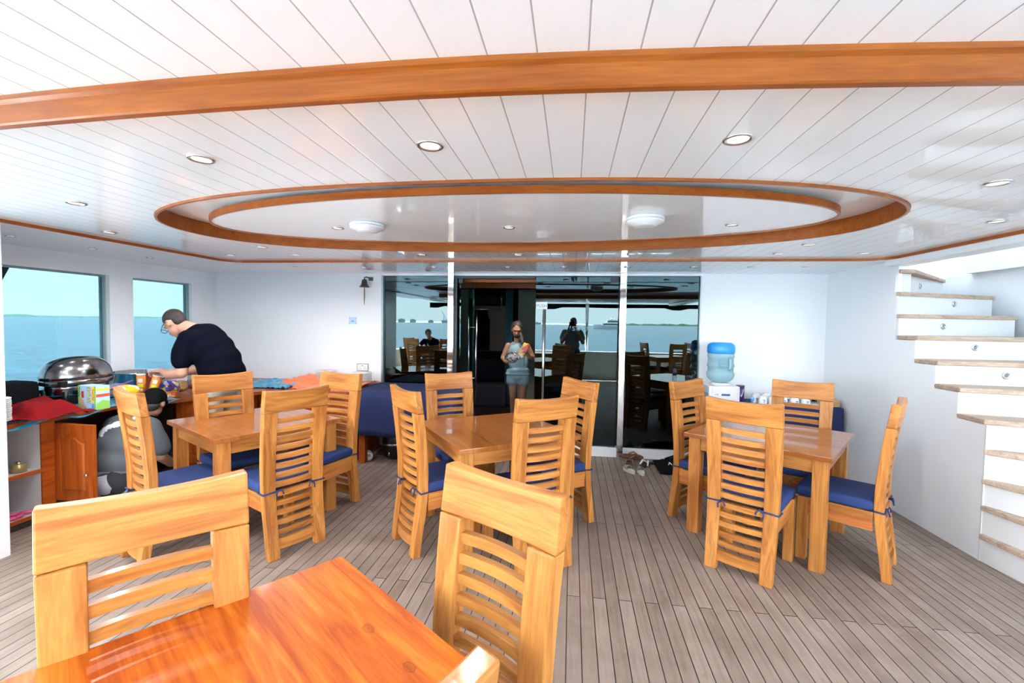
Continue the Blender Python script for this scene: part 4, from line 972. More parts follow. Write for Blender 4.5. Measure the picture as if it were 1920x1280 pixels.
MB().lathe([(.055, .0), (.10, .015), (.128, .045), (.138, .075), (.138, .105), (.128, .112), (.128, .165), (.136, .17), (.136, .19), (.128, .196), (.128, .265), (.136, .272), (.136, .29), (.130, .30), (.130, .315)], (0, 0, 0), 44).build('jug_body', jm, wb)
MB().lathe([(.134, .312), (.138, .32), (.139, .375), (.130, .405), (.10, .425), (.001, .428)], (0, 0, 0), 44).build('jug_base_cover', flat('jug_cap_blue', (.03, .33, .85), .35, var=.02), wb)
MB().tube([(.045, -.128, .15), (.052, -.138, .16), (.055, -.141, .20), (.052, -.138, .25), (.045, -.128, .26)], .012).build('jug_handle', flat('jug_handle_plastic', (.45, .75, .86), .15, Transmission_Weight=.4), wb)
MB().box((-.06, -.131, .155), (.03, -.124, .255), bev=.003).build('handle_recess', flat('jug_recess', (.12, .30, .38), .2), wb)
# mugs etc. on the right navy table
TT = .754
def mug(x, y, label, rz=0):
    t = thing('mug', label, 'mug', (x, y, TT), R(rz), 'white mugs standing upside down on the right navy cloth')
    MB().lathe([(.043, 0), (.0435, .01), (.042, .05), (.036, .075), (.025, .085), (.001, .086)], (0, 0, 0), 24).build('mug_body', pm, t)
    MB().tube([(.04, 0, .02), (.062, 0, .025), (.066, 0, .045), (.058, 0, .06), (.038, 0, .065)], .005, 8).build('handle', pm, t)
    mb = MB()
    for k, (a, z) in enumerate(((-1.75, .05), (-1.55, .05), (-1.35, .05), (-1.65, .037), (-1.45, .037), (-1.55, .025))): mb.box((.0425*math.cos(a)-.003, .0425*math.sin(a)-.002, z-.004), (.0425*math.cos(a)+.003, .0425*math.sin(a)+.002, z+.003))
    o = mb.build('mug_emblem', flat('emblem_blue', (.03, .08, .35), .5), t); o.rotation_euler.z = R(-rz)
ms = [(2.00, 5.06), (2.10, 5.05), (2.20, 5.06), (2.31, 5.05), (2.42, 5.06), (1.97, 5.17), (2.07, 5.17), (2.17, 5.16), (2.28, 5.17), (2.39, 5.17), (2.02, 5.29), (2.13, 5.28), (2.24, 5.29)]
nm = ['first', 'second', 'third', 'fourth', 'fifth']
for k, (x, y) in enumerate(ms):
    row = 'front' if k < 5 else ('middle' if k < 10 else 'back'); i = k if k < 5 else (k-5 if k < 10 else k-10)
    mug(x, y, 'white upturned mug, %s from the left in the %s row beside the cooler' % (nm[i], row), 20+k*37 % 90)
t = thing('tin_canister', 'purple canister between the water cooler and the mugs', 'canister', (1.84, 5.25, TT))
MB().lathe([(.042, 0), (.042, .155)], (0, 0, 0), 28).build('canister_body', flat('purple_tin', (.08, .03, .22), .3), t); MB().lathe([(.044, .155), (.044, .168), (.04, .170)], (0, 0, 0), 28).build('canister_lid', flat('brown_lid', (.12, .06, .05), .4), t)
MB().tube([(.0425*math.cos(a), .0425*math.sin(a), .09+.04*math.sin(k*.5)) for k, a in [(k, -1.2+.05*k*.9*math.cos(k*.3)) for k in range(13)]], .0025, 6).build('canister_emblem', pm, t)
t = thing('coffee_maker', 'black coffee pot with handle behind the far right chair back', 'coffee pot', (2.50, 5.28, TT))
MB().lathe([(.055, 0), (.07, .02), (.072, .10), (.05, .14), (.05, .175), (.055, .18)], (0, 0, 0), 28).build('pot_body', flat('steel_pot_body', (.5, .5, .5), .2, .9), t)
MB().box((-.05, -.05, .18), (.055, .05, .205), bev=.008).tube([(.05, 0, .19), (.09, 0, .185), (.095, 0, .10), (.07, 0, .05)], .011, 8).build('pot_handle', M['blk'], t)
t = thing('coffee_maker', 'second low black lidded pot beside the corner, right of the taller one', 'coffee pot', (2.655, 5.30, TT)); MB().lathe([(.045, 0), (.055, .02), (.055, .12), (.03, .14)], (0, 0, 0), 24).build('pot_body', flat('steel_pot2', (.45, .45, .46), .2, .9), t); MB().lathe([(.03, .14), (.03, .16), (.012, .17)], (0, 0, 0), 20).build('pot_lid', M['blk'], t)
tag(MB().lathe([(.08, 0), (.13, .012), (.135, .018), (.08, .008), (.001, .007)], (2.55, 5.13, TT), 32).build('serving_plate', pm), 'white oval serving plate before the coffee pots', 'plate')
wbx = MB().box((2.60, 5.03, TT), (2.735, 5.20, TT+.075), bev=.003).build('wooden_box', wood('pale_box_wood', (.62, .42, .24), (.50, .32, .17), 'X', .5, .1)); tag(wbx, 'pale wooden tea box at the right end of the navy cloth', 'box')
tag(MB().obox((2.46, 5.01, TT+.014), (.09, .035, .022), rotm(0, 0, 10), 0, .004).build('butter_pack', multi('white_yellow', [(.85, .85, .85), (.85, .8, .2), (.8, .85, .9)], scale=30)), 'small white and yellow packet at the front edge of the right navy cloth', 'packet')

# ================================================================== SHOES
def sole_pts(L, w_, n=24):
    P = []
    for i in range(n):
        t = 2*PI*i/n; x = math.cos(t); y = math.sin(t); wy = w_*(1-.18*math.cos(t*2)*0)*(.86+.14*x); wy *= (1-.16*math.exp(-((x+.15)/.35)**2))
        P.append((x*L/2, y*wy/2))
    return P
def sandal(loc, rz, label, cat, soleM, strapM, L=.26, w_=.10, style='thong', tilt=(0, 0), th=.018, group=None):
    t = thing('flip_flop' if style == 'thong' else 'slipper', label, cat, loc, R(rz), group); t.rotation_euler = (R(tilt[0]), R(tilt[1]), R(rz))
    MB().prism(sole_pts(L, w_), 0, th).build('sole', soleM, t)
    if style == 'thong':
        for s_ in (-1, 1): MB().tube([(L*.30, 0, th), (L*.24, s_*.012, th+.02), (L*.08, s_*.032, th+.038), (-L*.06, s_*w_*.42, th+.005), (-L*.08, s_*w_*.42, th-.006)], [.005, .007, .010, .009, .007], 8).build('strap', strapM, t)
    else:
        MB().grid(10, 10, lambda u, v: (L*(-.02+.36*u), (v-.5)*w_*.95*(1-.25*u), th+.042*math.sin(v*PI)**.6*(1-.35*u))).build('strap', strapM, t)
        mod_solid(t.children[-1], .004)
    return t
br = flat('brown_leather', (.12, .055, .03), .5); br2 = flat('brown_strap', (.22, .11, .06), .5); blks = flat('black_rubber', (.012, .012, .014), .6); wst = flat('white_strap', (.75, .75, .80), .5); cr_ = flat('cream_slipper', (.62, .60, .55), .7); crs = flat('taupe_strap', (.35, .31, .26), .7)
GS = 'shoes left by the glass door'
sandal((.70, 5.30, .05), 5, 'brown leather flip-flop propped against the sill by the steel post', 'flip-flop', br, br2, .28, .10, tilt=(28, 4), group=GS)
sandal((.665, 5.16, .0), 88, 'brown leather flip-flop lying flat in front of the propped one', 'flip-flop', br, br2, .25, .10, group=GS)
sandal((.83, 5.16, .0), 60, 'black flip-flop with white strap lying beside the brown pair', 'flip-flop', blks, wst, .25, .10, group=GS)
sandal((1.03, 5.27, .0), 15, 'black flip-flop with white strap lying next to the black bag', 'flip-flop', blks, wst, .26, .10, group=GS)
sandal((.635, 4.93, .0), 118, 'cream slipper nearest the steel post, the left one of the pair', 'slipper', cr_, crs, .19, .085, 'slip', th=.03, group=GS)
sandal((.755, 4.90, .0), 95, 'cream slipper, the right one of the pair', 'slipper', cr_, crs, .19, .085, 'slip', th=.03, group=GS)
t = thing('duffel_bag', 'limp black bag with a white letter emblem on the deck by the glass', 'bag', (1.15, 5.12, 0))
mb = MB(); mb.grid(26, 20, lambda u, v: (-.20+.52*u, -.24+.46*v, .012+.085*(math.sin(u*PI)*math.sin(v*PI))**.7*(1+.5*mnoise.noise(Vector((u*5, v*5, 2)))))); o = mb.build('bag_body', M['blkcloth'], t); mod_solid(o, .01, 1)
lettering('N', .07, M['plastic_white'], t, Matrix.Translation((-.075, -.15, .09)) @ rotm(20, 8, -20).to_4x4() @ Matrix.Diagonal((1.2, 1, 1, 1)), 'bag_emblem', .003)
MB().tube([(-.1, .05, .09), (.0, .08, .12), (.15, .06, .12), (.25, -.02, .08)], .01, 8).build('bag_strap', M['blkcloth'], t)
#@@PEOPLE
# ================================================================== OUTSIDE
sea_m, n, b_ = newmat('sea_water')
g = nd(n, 'ShaderNodeNewGeometry'); mp = nd(n, 'ShaderNodeMapping'); mp.inputs['Scale'].default_value = (.20, .45, 1); n.links.new(g.outputs['Position'], mp.inputs[0])
no = nd(n, 'ShaderNodeTexNoise'); no.inputs['Scale'].default_value = 1; no.inputs['Detail'].default_value = 7; no.inputs['Roughness'].default_value = .68; n.links.new(mp.outputs[0], no.inputs['Vector'])
sm_ = nd(n, 'ShaderNodeMapRange'); sm_.inputs[1].default_value = .35; sm_.inputs[2].default_value = .65; n.links.new(no.outputs[0], sm_.inputs[0])
n.links.new(mixc(n, sm_.outputs[0], (.001, .015, .036), (.020, .090, .120)), b_.inputs['Base Color']); b_.inputs['Roughness'].default_value = .22
bp = nd(n, 'ShaderNodeBump'); bp.inputs['Strength'].default_value = .9; bp.inputs['Distance'].default_value = .5; n.links.new(no.outputs[0], bp.inputs['Height']); n.links.new(bp.outputs[0], b_.inputs['Normal'])
sb = MB(); q = [sb.bm.verts.new(p) for p in ((-9000, -9000, -2.95), (9000, -9000, -2.95), (9000, 9000, -2.95), (-9000, 9000, -2.95))]; sb.bm.faces.new(q)
struct(sb.build('sea', sea_m))
def land(name, a, c, h, seed, mat, dep=60):
    a, c = Vector(a), Vector(c); d = c-a; L = d.length; d.normalize(); nn = Vector((d.y, -d.x, 0)); mb = MB(); secs = []
    K = 70
    for i in range(K+1):
        u = i/K; p = a+d*L*u; e_ = min(1, min(u, 1-u)*8); hh = h*(.35+.65*abs(mnoise.noise(Vector((u*22, seed, 0))))*1.4+.2*abs(mnoise.noise(Vector((u*90, seed, 3)))))*e_
        secs.append([p+nn*(-dep)+Vector((0, 0, -3)), p+nn*(-dep*.6)+Vector((0, 0, -1.6)), p+nn*(-dep*.5)+Vector((0, 0, -2.5+hh)), p+nn*dep*.5+Vector((0, 0, -2.5+hh)), p+nn*dep+Vector((0, 0, -3))])
    return struct(mb.sweep(secs).build(name, mat))
def landmat(name, c1, c2, sc_):
    return flat(name, tuple((a+b)/2 for a, b in zip(c1, c2)), .9, var=.35, scale=sc_)
lg = landmat('island_green', (.055, .095, .07), (.07, .11, .08), .05); lb = landmat('city_shore', (.46, .50, .52), (.52, .55, .56), .03); sand = landmat('beach', (.75, .70, .55), (.8, .75, .6), .05)
land('hills_port', (-1900, 900, 0), (-1400, 2300, 0), 11, 3, lg)
land('beach_port', (-1880, 900, 0), (-1380, 2200, 0), 1.8, 5, sand, 25)
land('hills_stern_city', (-1500, -1900, 0), (150, -1900, 0), 11, 11, lb)
land('hills_stern_island', (100, -1800, 0), (900, -1700, 0), 16, 23, lg)
random.seed(11)
for k in range(16):
    x = -1150+k*72+random.uniform(-18, 18)
    if -80 < x < -40: continue
    hh = random.uniform(3, 14); ww = random.uniform(9, 30)
    o = MB().box((-ww, -8, -2.9), (ww, 8, hh)).box((-ww*.6, -6, hh), (ww*.5, 6, hh+3)).build('far_building', lb, None, (x, -1830, 0))
    tag(o, 'hazy pale building on the far shore, mirrored in the glass', 'building', 'hazy buildings on the far shore')
for k, (x, s_) in enumerate(((-525, 1), (-440, .7))):
    mb = MB().tube([(0, 0, -2.8), (0, 0, 34*s_)], 1.6).tube([(0, 0, 30*s_), (-14*s_, 0, 52*s_)], 1.1).tube([(0, 0, 34*s_), (10*s_, 0, 10*s_)], .9).box((-9*s_, -3, -2.8), (9*s_, 3, 8*s_))
    tag(mb.build('harbour_crane', lb, None, (x, -1815, 0)), ('taller hazy harbour crane on the far shore, mirrored in the left panel', 'lower hazy harbour crane right of the taller one')[k], 'crane')
# yacht at anchor astern
yt = thing('motor_yacht', 'white motor yacht at anchor, mirrored in the glass door beside the steel post', 'yacht', (34, -430, -2.95))
yw = flat('yacht_white', (.85, .85, .85), .3, var=.01); yk = flat('yacht_window', (.02, .025, .03), .1)
secs = []
for i in range(15):
    u = i/14; x = -14+30*u; w_ = 3.4*(min(1, u*3.2)**.6); zt = 4.2-1.2*min(1, u*1.5); secs.append([(x, -w_, zt), (x, -w_*.6, 0), (x, w_*.6, 0), (x, w_, zt)])
MB().sweep(secs).build('hull', yw, yt)
mb = MB(); mb.box((-6, -3, 3), (14, 3, 5.6), bev=.2).box((-3, -2.8, 5.6), (13, 2.8, 6.0)).box((-1.5, -2.4, 6), (11, 2.4, 8.2), bev=.3).box((-.5, -2.6, 8.2), (10.5, 2.6, 8.5)).box((2, -1, 8.5), (8, 1, 10.2), bev=.3); mb.build('superstructure', yw, yt)
mb = MB(); mb.box((-4.6, 3.02, 3.9), (12, 3.1, 4.9)).box((-.8, 2.42, 6.7), (9.5, 2.5, 7.6)); mb.build('window_band', yk, yt)
MB().tube([(3, 0, 10), (3.5, 0, 13.2)], .12).tube([(-13, 0, 4), (-13, 0, 6.5)], .08).build('mast', yw, yt)
# bulwarks, stern posts and awning
cap = flat('bulwark_cap', (.85, .86, .86), .3)
for nme, a, c in (('stern', (-4.4, -2.42, 0), (4.2, -2.30, .74)), ('port', (-5.0, -2.42, 0), (-4.9, 1.7, .74)), ('starboard', (4.1, -2.3, 0), (4.2, .25, .74)), ('port_outer', (-5.45, 1.9, -.4), (-5.35, 6.2, .76))):
    o = struct(MB().box(a, c).build('wall_bulwark_'+nme, M['cream']))
    MB().box((a[0]-.03, a[1]-.03, c[2]), (c[0]+.03, c[1]+.03, c[2]+.04), bev=.01).build('cap_rail', cap, o)
struct(MB().prism([(-5.35, 1.9), (-4.78, 1.9), (-4.78, 6.2), (-5.35, 6.2)], -.5, -.42).build('floor_side_deck', M['deck']))
o = MB().tube([(.42, -2.36, .79), (.42, -2.36, 2.16)], .045, 16).build('awning_post', M['brushed']); tag(o, 'slim dark post standing on the stern bulwark, mirrored behind the photographer', 'post')
secs = []
for i in range(41):
    x = -4.3+8.4*i/40; z = 2.05-.012*math.sin(i*.3)**2-(.05 if i % 17 < 2 else 0)
    secs.append([(x, -2.60, z), (x, -2.47, z), (x, -2.465, 2.15), (x, -2.60, 2.15)])
tag(MB().sweep(secs).build('rolled_awning', M['blkcloth']), 'black rolled awning along the stern roof edge, mirrored in the glass', 'awning')
b = MB(); vs = [b.bm.verts.new((XL-.95, y, z)) for y, z in ((4.0, 2.3), (3.68, 1.60), (3.52, 1.55), (3.30, 2.3))]; b.bm.faces.new(vs)
o = b.build('wall_side_strut', flat('dark_strut', (.02, .016, .022), .5)); mod_solid(o, .06); struct(o)
struct(MB().box((-6.2, 1.9, 2.3), (-4.78, 6.2, 2.36)).build('ceiling_side_deck', M['white']))

# ================================================================== PEOPLE
def figure(name, prims, mat, parent=None, vox=.012, sm=6, warp=None):
    mb = MB()
    for p in prims:
        if p[0] == 'c':
            _, a, c, ra, rb = p; a, c = Vector(a), Vector(c); d = c-a; L = max(d.length, 1e-4); q = d.to_track_quat('Z', 'Y').to_matrix()
            pr = []
            for k in range(6): t = -PI/2+PI/2*k/5; pr.append((max(.0005, ra*math.cos(t)), ra*math.sin(t)))
            for k in range(6): t = PI/2*k/5; pr.append((max(.0005, rb*math.cos(t)), L+rb*math.sin(t)))
            mb.lathe(pr, a, 20, 0, q)
        elif p[0] == 'e': mb.ell(p[1], p[2], p[3] if len(p) > 3 else None, 24)
        elif p[0] == 'l': # limb through several points
            for (a, ra), (c, rb) in zip(p[1], p[1][1:]):
                a, c = Vector(a), Vector(c); d = c-a; q = d.to_track_quat('Z', 'Y').to_matrix(); pr = []
                for k in range(6): t = -PI/2+PI/2*k/5; pr.append((max(.0005, ra*math.cos(t)), ra*math.sin(t)))
                for k in range(6): t = PI/2*k/5; pr.append((max(.0005, rb*math.cos(t)), d.length+rb*math.sin(t)))
                mb.lathe(pr, a, 20, 0, q)
    o = mb.build(name, mat, parent)
    m = o.modifiers.new('r', 'REMESH'); m.mode = 'VOXEL'; m.voxel_size = vox; m.use_smooth_shade = True
    if sm: s_ = o.modifiers.new('s', 'SMOOTH'); s_.iterations = sm; s_.factor = .5
    o = bake(o)
    if warp:
        for v in o.data.vertices: v.co = warp(v.co.copy())
    for p in o.data.polygons: p.use_smooth = True
    return o
def head(prims, c, q, s=1.0):
    """head prims added to a body; q: rotation whose -Y is the face direction"""
    c = Vector(c); f = lambda x, y, z: c+q @ (Vector((x, y, z))*s)
    prims += [('e', f(0, .012, .02), (.075*s, .094*s, .092*s), q), ('e', f(0, -.022, -.045), (.057*s, .066*s, .062*s), q), ('e', f(0, -.06, -.088), (.026*s, .022*s, .02*s), q),
              ('c', f(0, -.078, .012), f(0, -.100, -.030), .009*s, .014*s), ('e', f(0, -.088, -.056), (.024*s, .012*s, .009*s), q), ('e', f(0, -.078, .028), (.052*s, .016*s, .012*s), q),
              ('e', f(.078, .012, -.012), (.010*s, .020*s, .032*s), q), ('e', f(-.078, .012, -.012), (.010*s, .020*s, .032*s), q)]
    return f
def hand(prims, w_, d, n_, s=1.0, curl=.7):
    """palm from wrist w_ along d, palm normal n_ (fingers curl towards n_)"""
    w_, d, n_ = Vector(w_), Vector(d).normalized(), Vector(n_).normalized(); sd = d.cross(n_).normalized()
    pc = w_+d*.05*s
    for k in range(4):
        o_ = sd*(k-1.5)*.020*s; prims.append(('c', w_+o_*.7+d*.01, w_+o_+d*.085*s, .013*s, .011*s))
        L = (.034, .040, .037, .028)[k]*s; b0 = w_+o_+d*.085*s; a1 = curl; d1 = (d*math.cos(a1)+n_*math.sin(a1)); b1 = b0+d1*L; d2 = (d*math.cos(a1*2.1)+n_*math.sin(a1*2.1)); b2 = b1+d2*L*.75
        prims += [('c', b0, b1, .0095*s, .0085*s), ('c', b1, b2, .0085*s, .0075*s)]
    t0 = w_+d*.03*s+sd*-.032*s; t1 = t0+(d*.5-sd*.6+n_*.5).normalized()*.035*s; t2 = t1+(d*.6+n_*.8).normalized()*.03*s
    prims += [('c', t0-d*.01, t1, .012*s, .010*s), ('c', t1, t2, .010*s, .008*s)]
def eyes(parent, f, s=1.0):
    mb = MB()
    for sx in (-1, 1): mb.ell(f(sx*.030, -.082, .010), (.010*s, .006*s, .005*s), seg=10)
    mb.build('eyes', flat('eye_dark', (.03, .02, .015), .2), parent)
# --- man in black at the buffet
def v(*a): return Vector(a)
pr = []; q = rotm(0, 0, -96) @ rotm(46, 0, 0)     # face towards -X, tilted down
f = head(pr, (-3.735, 3.86, 1.515), q, 1.07)
pr += [('c', (-3.70, 3.87, 1.50), (-3.52, 3.89, 1.44), .062, .075)]
pr += [('l', [((-3.49, 3.70, 1.33), .055), ((-3.485, 3.665, 1.075), .050), ((-3.66, 3.71, 1.045), .040), ((-3.78, 3.76, 1.075), .028)])]
hand(pr, (-3.785, 3.765, 1.075), (-1, .12, -.05), (-.1, .1, -1), 1.1, .75)
pr += [('l', [((-3.52, 4.08, 1.33), .055), ((-3.60, 4.13, 1.08), .048), ((-3.82, 4.06, 1.03), .038), ((-3.90, 4.03, 1.04), .028)])]
hand(pr, (-3.90, 4.03, 1.04), (-1, -.1, -.1), (0, 0, -1), 1.1, .5)
pr += [('l', [((-3.29, 3.79, .90), .08), ((-3.31, 3.77, .48), .058), ((-3.29, 3.77, .09), .042)]), ('l', [((-3.29, 4.0, .90), .08), ((-3.29, 4.02, .48), .058), ((-3.27, 4.02, .09), .042)]), ('e', (-3.32, 3.88, 1.1), (.15, .16, .25))]
man = figure('person', pr, M['skin'], vox=.009, sm=3)
tag(man, 'person in a black t-shirt and glasses leaning over the buffet, holding an orange tube', 'person')
sh = [('e', (-3.43, 3.89, 1.36), (.16, .205, .115), rotm(0, -28, 0)), ('e', (-3.36, 3.89, 1.27), (.175, .20, .17), rotm(0, -30, 0)), ('e', (-3.30, 3.89, 1.17), (.19, .20, .17), rotm(0, -20, 0)), ('e', (-3.27, 3.89, 1.08), (.195, .205, .15)), ('e', (-3.27, 3.89, 1.00), (.19, .20, .09)),
      ('c', (-3.56, 3.89, 1.435), (-3.42, 3.89, 1.40), .085, .13),
      ('l', [((-3.47, 3.73, 1.375), .092), ((-3.492, 3.685, 1.26), .086), ((-3.488, 3.67, 1.175), .080)]), ('l', [((-3.48, 4.05, 1.375), .092), ((-3.52, 4.09, 1.26), .084), ((-3.55, 4.11, 1.175), .076)])]
figure('t_shirt', sh, M['tee'], man, vox=.014, sm=14, warp=lambda c: c+Vector((1, 1, 0))*.006*mnoise.noise(c*9))
tr = [('e', (-3.27, 3.89, .95), (.165, .19, .13)), ('l', [((-3.28, 3.79, .90), .105), ((-3.31, 3.77, .50), .085), ((-3.29, 3.77, .10), .075)]), ('l', [((-3.28, 3.99, .90), .105), ((-3.29, 4.02, .50), .085), ((-3.27, 4.02, .10), .075)])]
figure('trousers', tr, M['khaki'], man, vox=.014, sm=4, warp=lambda c: c+Vector((1, 1, 0))*.010*mnoise.noise(c*11))
figure('shoes', [('c', (-3.26, 3.77, .04), (-3.46, 3.75, .035), .045, .038), ('c', (-3.24, 4.02, .04), (-3.44, 4.03, .035), .045, .038)], M['blk'], man, sm=2)
hp = [('e', f(0, .022, .038), (.080*1.07, .094*1.07, .086*1.07), q), ('e', f(0, .055, -.01), (.068, .055, .07), q)]
figure('hair', hp, M['hair'], man, vox=.009, sm=2)
mb = MB()
for sx in (-1, 1):
    ring_ = [f(sx*.033+.026*math.cos(a*PI/8), -.108, .008+.020*math.sin(a*PI/8)) for a in range(17)]; mb.tube(ring_, .0028, 6); mb.tube([f(sx*.058, -.106, .014), f(sx*.084, -.04, .012), f(sx*.086, .02, .002)], .0028, 6)
mb.tube([f(-.010, -.110, .012), f(.010, -.110, .012)], .0025, 6); mb.build('glasses', M['blk'], man)
mb = MB().tube([f(-.086, .02, .012), f(-.078, -.02, -.05), f(-.06, .03, -.10)], .0018, 6); mb.build('mask_cord', M['blk'], man)
# --- person crouching at the open cabinet
pr = []; q = rotm(0, 0, 203) @ rotm(28, 0, 0)
f = head(pr, (-3.70, 3.60, .80), q, 1.0)
pr += [('c', (-3.73, 3.58, .76), (-3.76, 3.48, .69), .055, .065), ('l', [((-3.57, 3.47, .60), .055), ((-3.545, 3.50, .36), .045), ((-3.62, 3.68, .24), .038), ((-3.68, 3.78, .22), .028)])]
hand(pr, (-3.68, 3.78, .22), (-.5, 1, 0), (-1, 0, -.4), 1.0, .5)
pr += [('l', [((-3.98, 3.47, .60), .055), ((-4.05, 3.62, .40), .045), ((-4.1, 3.80, .30), .030)])]
hand(pr, (-4.1, 3.80, .30), (-.2, 1, 0), (0, 0, -1), 1.0, .5)
pr += [('e', (-3.73, 3.32, .42), (.10, .08, .20)), ('l', [((-3.60, 3.20, .24), .07), ((-3.50, 3.46, .08), .055), ((-3.53, 3.16, .05), .045), ((-3.55, 3.08, .04), .035)]), ('l', [((-3.82, 3.20, .24), .07), ((-3.88, 3.46, .08), .055), ((-3.86, 3.16, .05), .045), ((-3.86, 3.08, .04), .035)])]
cr2 = figure('person', pr, M['skin2'], vox=.010, sm=3)
tag(cr2, 'crouching person seen from behind in a black cap and grey t-shirt reaching into the cabinet', 'person')
gt, n, b_ = newmat('grey_print_tee'); tcx = nd(n, 'ShaderNodeTexCoord'); sx_ = nd(n, 'ShaderNodeSeparateXYZ'); n.links.new(tcx.outputs['Object'], sx_.inputs[0])
no = nd(n, 'ShaderNodeTexNoise'); no.inputs['Scale'].default_value = 16; no.inputs['Detail'].default_value = 5; n.links.new(tcx.outputs['Object'], no.inputs['Vector'])
lz = mth(n, 'ABSOLUTE', mth(n, 'SUBTRACT', sx_.outputs['Z'], mth(n, 'MULTIPLY_ADD', sx_.outputs['X'], .55, .645+.55*3.80)))
ln = mth(n, 'LESS_THAN', mth(n, 'ADD', lz, mth(n, 'MULTIPLY_ADD', no.outputs[0], .16, -.08)), .030)
yl = mth(n, 'LESS_THAN', sx_.outputs['Y'], 3.55)
rg = mth(n, 'MULTIPLY', mth(n, 'GREATER_THAN', sx_.outputs['X'], -3.95), mth(n, 'LESS_THAN', sx_.outputs['X'], -3.66))
n.links.new(mixc(n, mth(n, 'MULTIPLY', mth(n, 'MULTIPLY', ln, yl), rg), (.085, .095, .105), (.72, .75, .82)), b_.inputs['Base Color']); b_.inputs['Roughness'].default_value = .85
sh = [('e', (-3.73, 3.27, .36), (.18, .16, .17)), ('e', (-3.74, 3.32, .47), (.19, .165, .17)), ('e', (-3.75, 3.37, .56), (.20, .15, .15)), ('e', (-3.77, 3.44, .64), (.22, .12, .10)), ('l', [((-3.60, 3.46, .62), .085), ((-3.55, 3.48, .50), .078), ((-3.54, 3.50, .43), .072)]), ('l', [((-3.95, 3.46, .62), .085), ((-4.00, 3.52, .52), .075), ((-4.03, 3.58, .45), .068)])]
figure('t_shirt', sh, gt, cr2, vox=.014, sm=6, warp=lambda c: c+Vector((1, 1, 1))*.006*mnoise.noise(c*8))
camo = multi('camo_shorts', [(.012, .012, .016), (.30, .31, .34), (.012, .012, .016), (.10, .10, .11), (.01, .01, .012), (.42, .43, .46)], .85, scale=9)
figure('shorts', [('e', (-3.71, 3.20, .235), (.185, .16, .12)), ('c', (-3.60, 3.20, .22), (-3.52, 3.42, .11), .105, .085), ('c', (-3.82, 3.20, .22), (-3.88, 3.42, .11), .105, .085)], camo, cr2, vox=.014, sm=4)
figure('cap', [('e', f(0, .018, .048), (.092, .108, .088), q), ('e', f(0, .075, .00), (.075, .05, .06), q), ('c', f(-.03, -.11, .045), f(.03, -.11, .045), .03, .03)], flat('black_cap', (.005, .006, .006), .9, Specular_IOR_Level=.1), cr2, vox=.009, sm=3)
figure('hair', [('e', f(0, .055, -.035), (.070, .055, .055), q)], M['hair'], cr2, vox=.009, sm=2)
# --- woman in the doorway
pr = []; q = rotm(0, 0, 8) @ rotm(24, 0, 0); Y = 6.8
f = head(pr, (-.825, Y, 1.47), q, .97)
pr += [('c', (-.825, Y+.02, 1.40), (-.82, Y+.04, 1.24), .042, .050), ('e', (-.81, Y+.04, 1.12), (.14, .09, .16)), ('e', (-.80, Y+.04, .86), (.14, .095, .15)), ('e', (-.81, Y+.04, 1.235), (.13, .06, .045)),
       ('l', [((-.955, Y+.03, 1.225), .045), ((-1.03, Y+.02, 1.04), .040), ((-.97, Y-.10, .995), .032), ((-.925, Y-.14, .99), .025)]), ('l', [((-.665, Y+.03, 1.225), .045), ((-.575, Y+.03, 1.05), .040), ((-.62, Y-.08, 1.07), .032), ((-.655, Y-.13, 1.11), .025)])]
hand(pr, (-.925, Y-.14, .99), (1, -.1, 0), (.1, .3, 1), .9, .45)
hand(pr, (-.655, Y-.13, 1.11), (-.8, -.1, .5), (-.2, .9, -.2), .9, .8)
for sx, x in ((-1, -.88), (1, -.715)): pr += [('l', [((x, Y+.04, .74), .082), ((x-.01*sx, Y+.02, .46), .052), ((x-.01*sx, Y+.05, .34), .052), ((x-.012*sx, Y+.06, .08), .034)]), ('c', (x, Y+.05, .035), (x+.01, Y-.10, .025), .034, .028)]
wo = figure('person', pr, M['skin2'], vox=.009, sm=3)
tag(wo, 'person in a grey-blue sleeveless top and shorts, mask under the chin, standing inside the doorway', 'person')
def hemwarp(c):
    return c
tk = [('e', (-.81, Y+.04, 1.14), (.148, .102, .15)), ('c', (-.90, Y+.04, 1.22), (-.88, Y+.04, 1.25), .045, .038), ('c', (-.73, Y+.04, 1.22), (-.745, Y+.04, 1.25), .045, .038), ('e', (-.80, Y+.04, .98), (.155, .11, .17)), ('e', (-.795, Y+.04, .84), (.185, .135, .07)), ('e', (-.795, Y+.04, .80), (.20, .14, .035))]
figure('tank_top', tk, M['tank'], wo, vox=.011, sm=4, warp=lambda c: c+Vector((1, 1, 0))*.005*mnoise.noise(c*12))
figure('shorts', [('e', (-.797, Y+.04, .76), (.165, .12, .07)), ('c', (-.88, Y+.04, .77), (-.885, Y+.035, .69), .095, .095), ('c', (-.715, Y+.04, .77), (-.71, Y+.035, .69), .095, .095)], M['tank'], wo, vox=.011, sm=2)
figure('hair', [('e', f(0, .030, .038), (.086, .096, .086), q), ('e', f(-.02, .06, -.03), (.080, .06, .08), q), ('l', [((-.77, Y, 1.40), .035), ((-.725, Y-.07, 1.28), .030), ((-.70, Y-.08, 1.16), .022), ((-.695, Y-.085, 1.08), .012)])], M['hairg'], wo, vox=.010, sm=2, warp=lambda c: c+Vector((1, 1, 1))*.008*mnoise.noise(c*30))
figure('face_mask', [('e', f(0, -.060, -.078), (.060, .050, .036), q)], M['blk'], wo, vox=.009, sm=2)
eyes(wo, f)
MB().ell((-.825, Y-.075, 1.165), (.012, .004, .009), seg=10).build('pendant', M['steel'], wo)
fb = MB(); fb.ell((0, 0, 0), (.12, .06, .07), seg=40)
for vv in fb.bm.verts: vv.co *= 1+.25*mnoise.noise(vv.co*22)
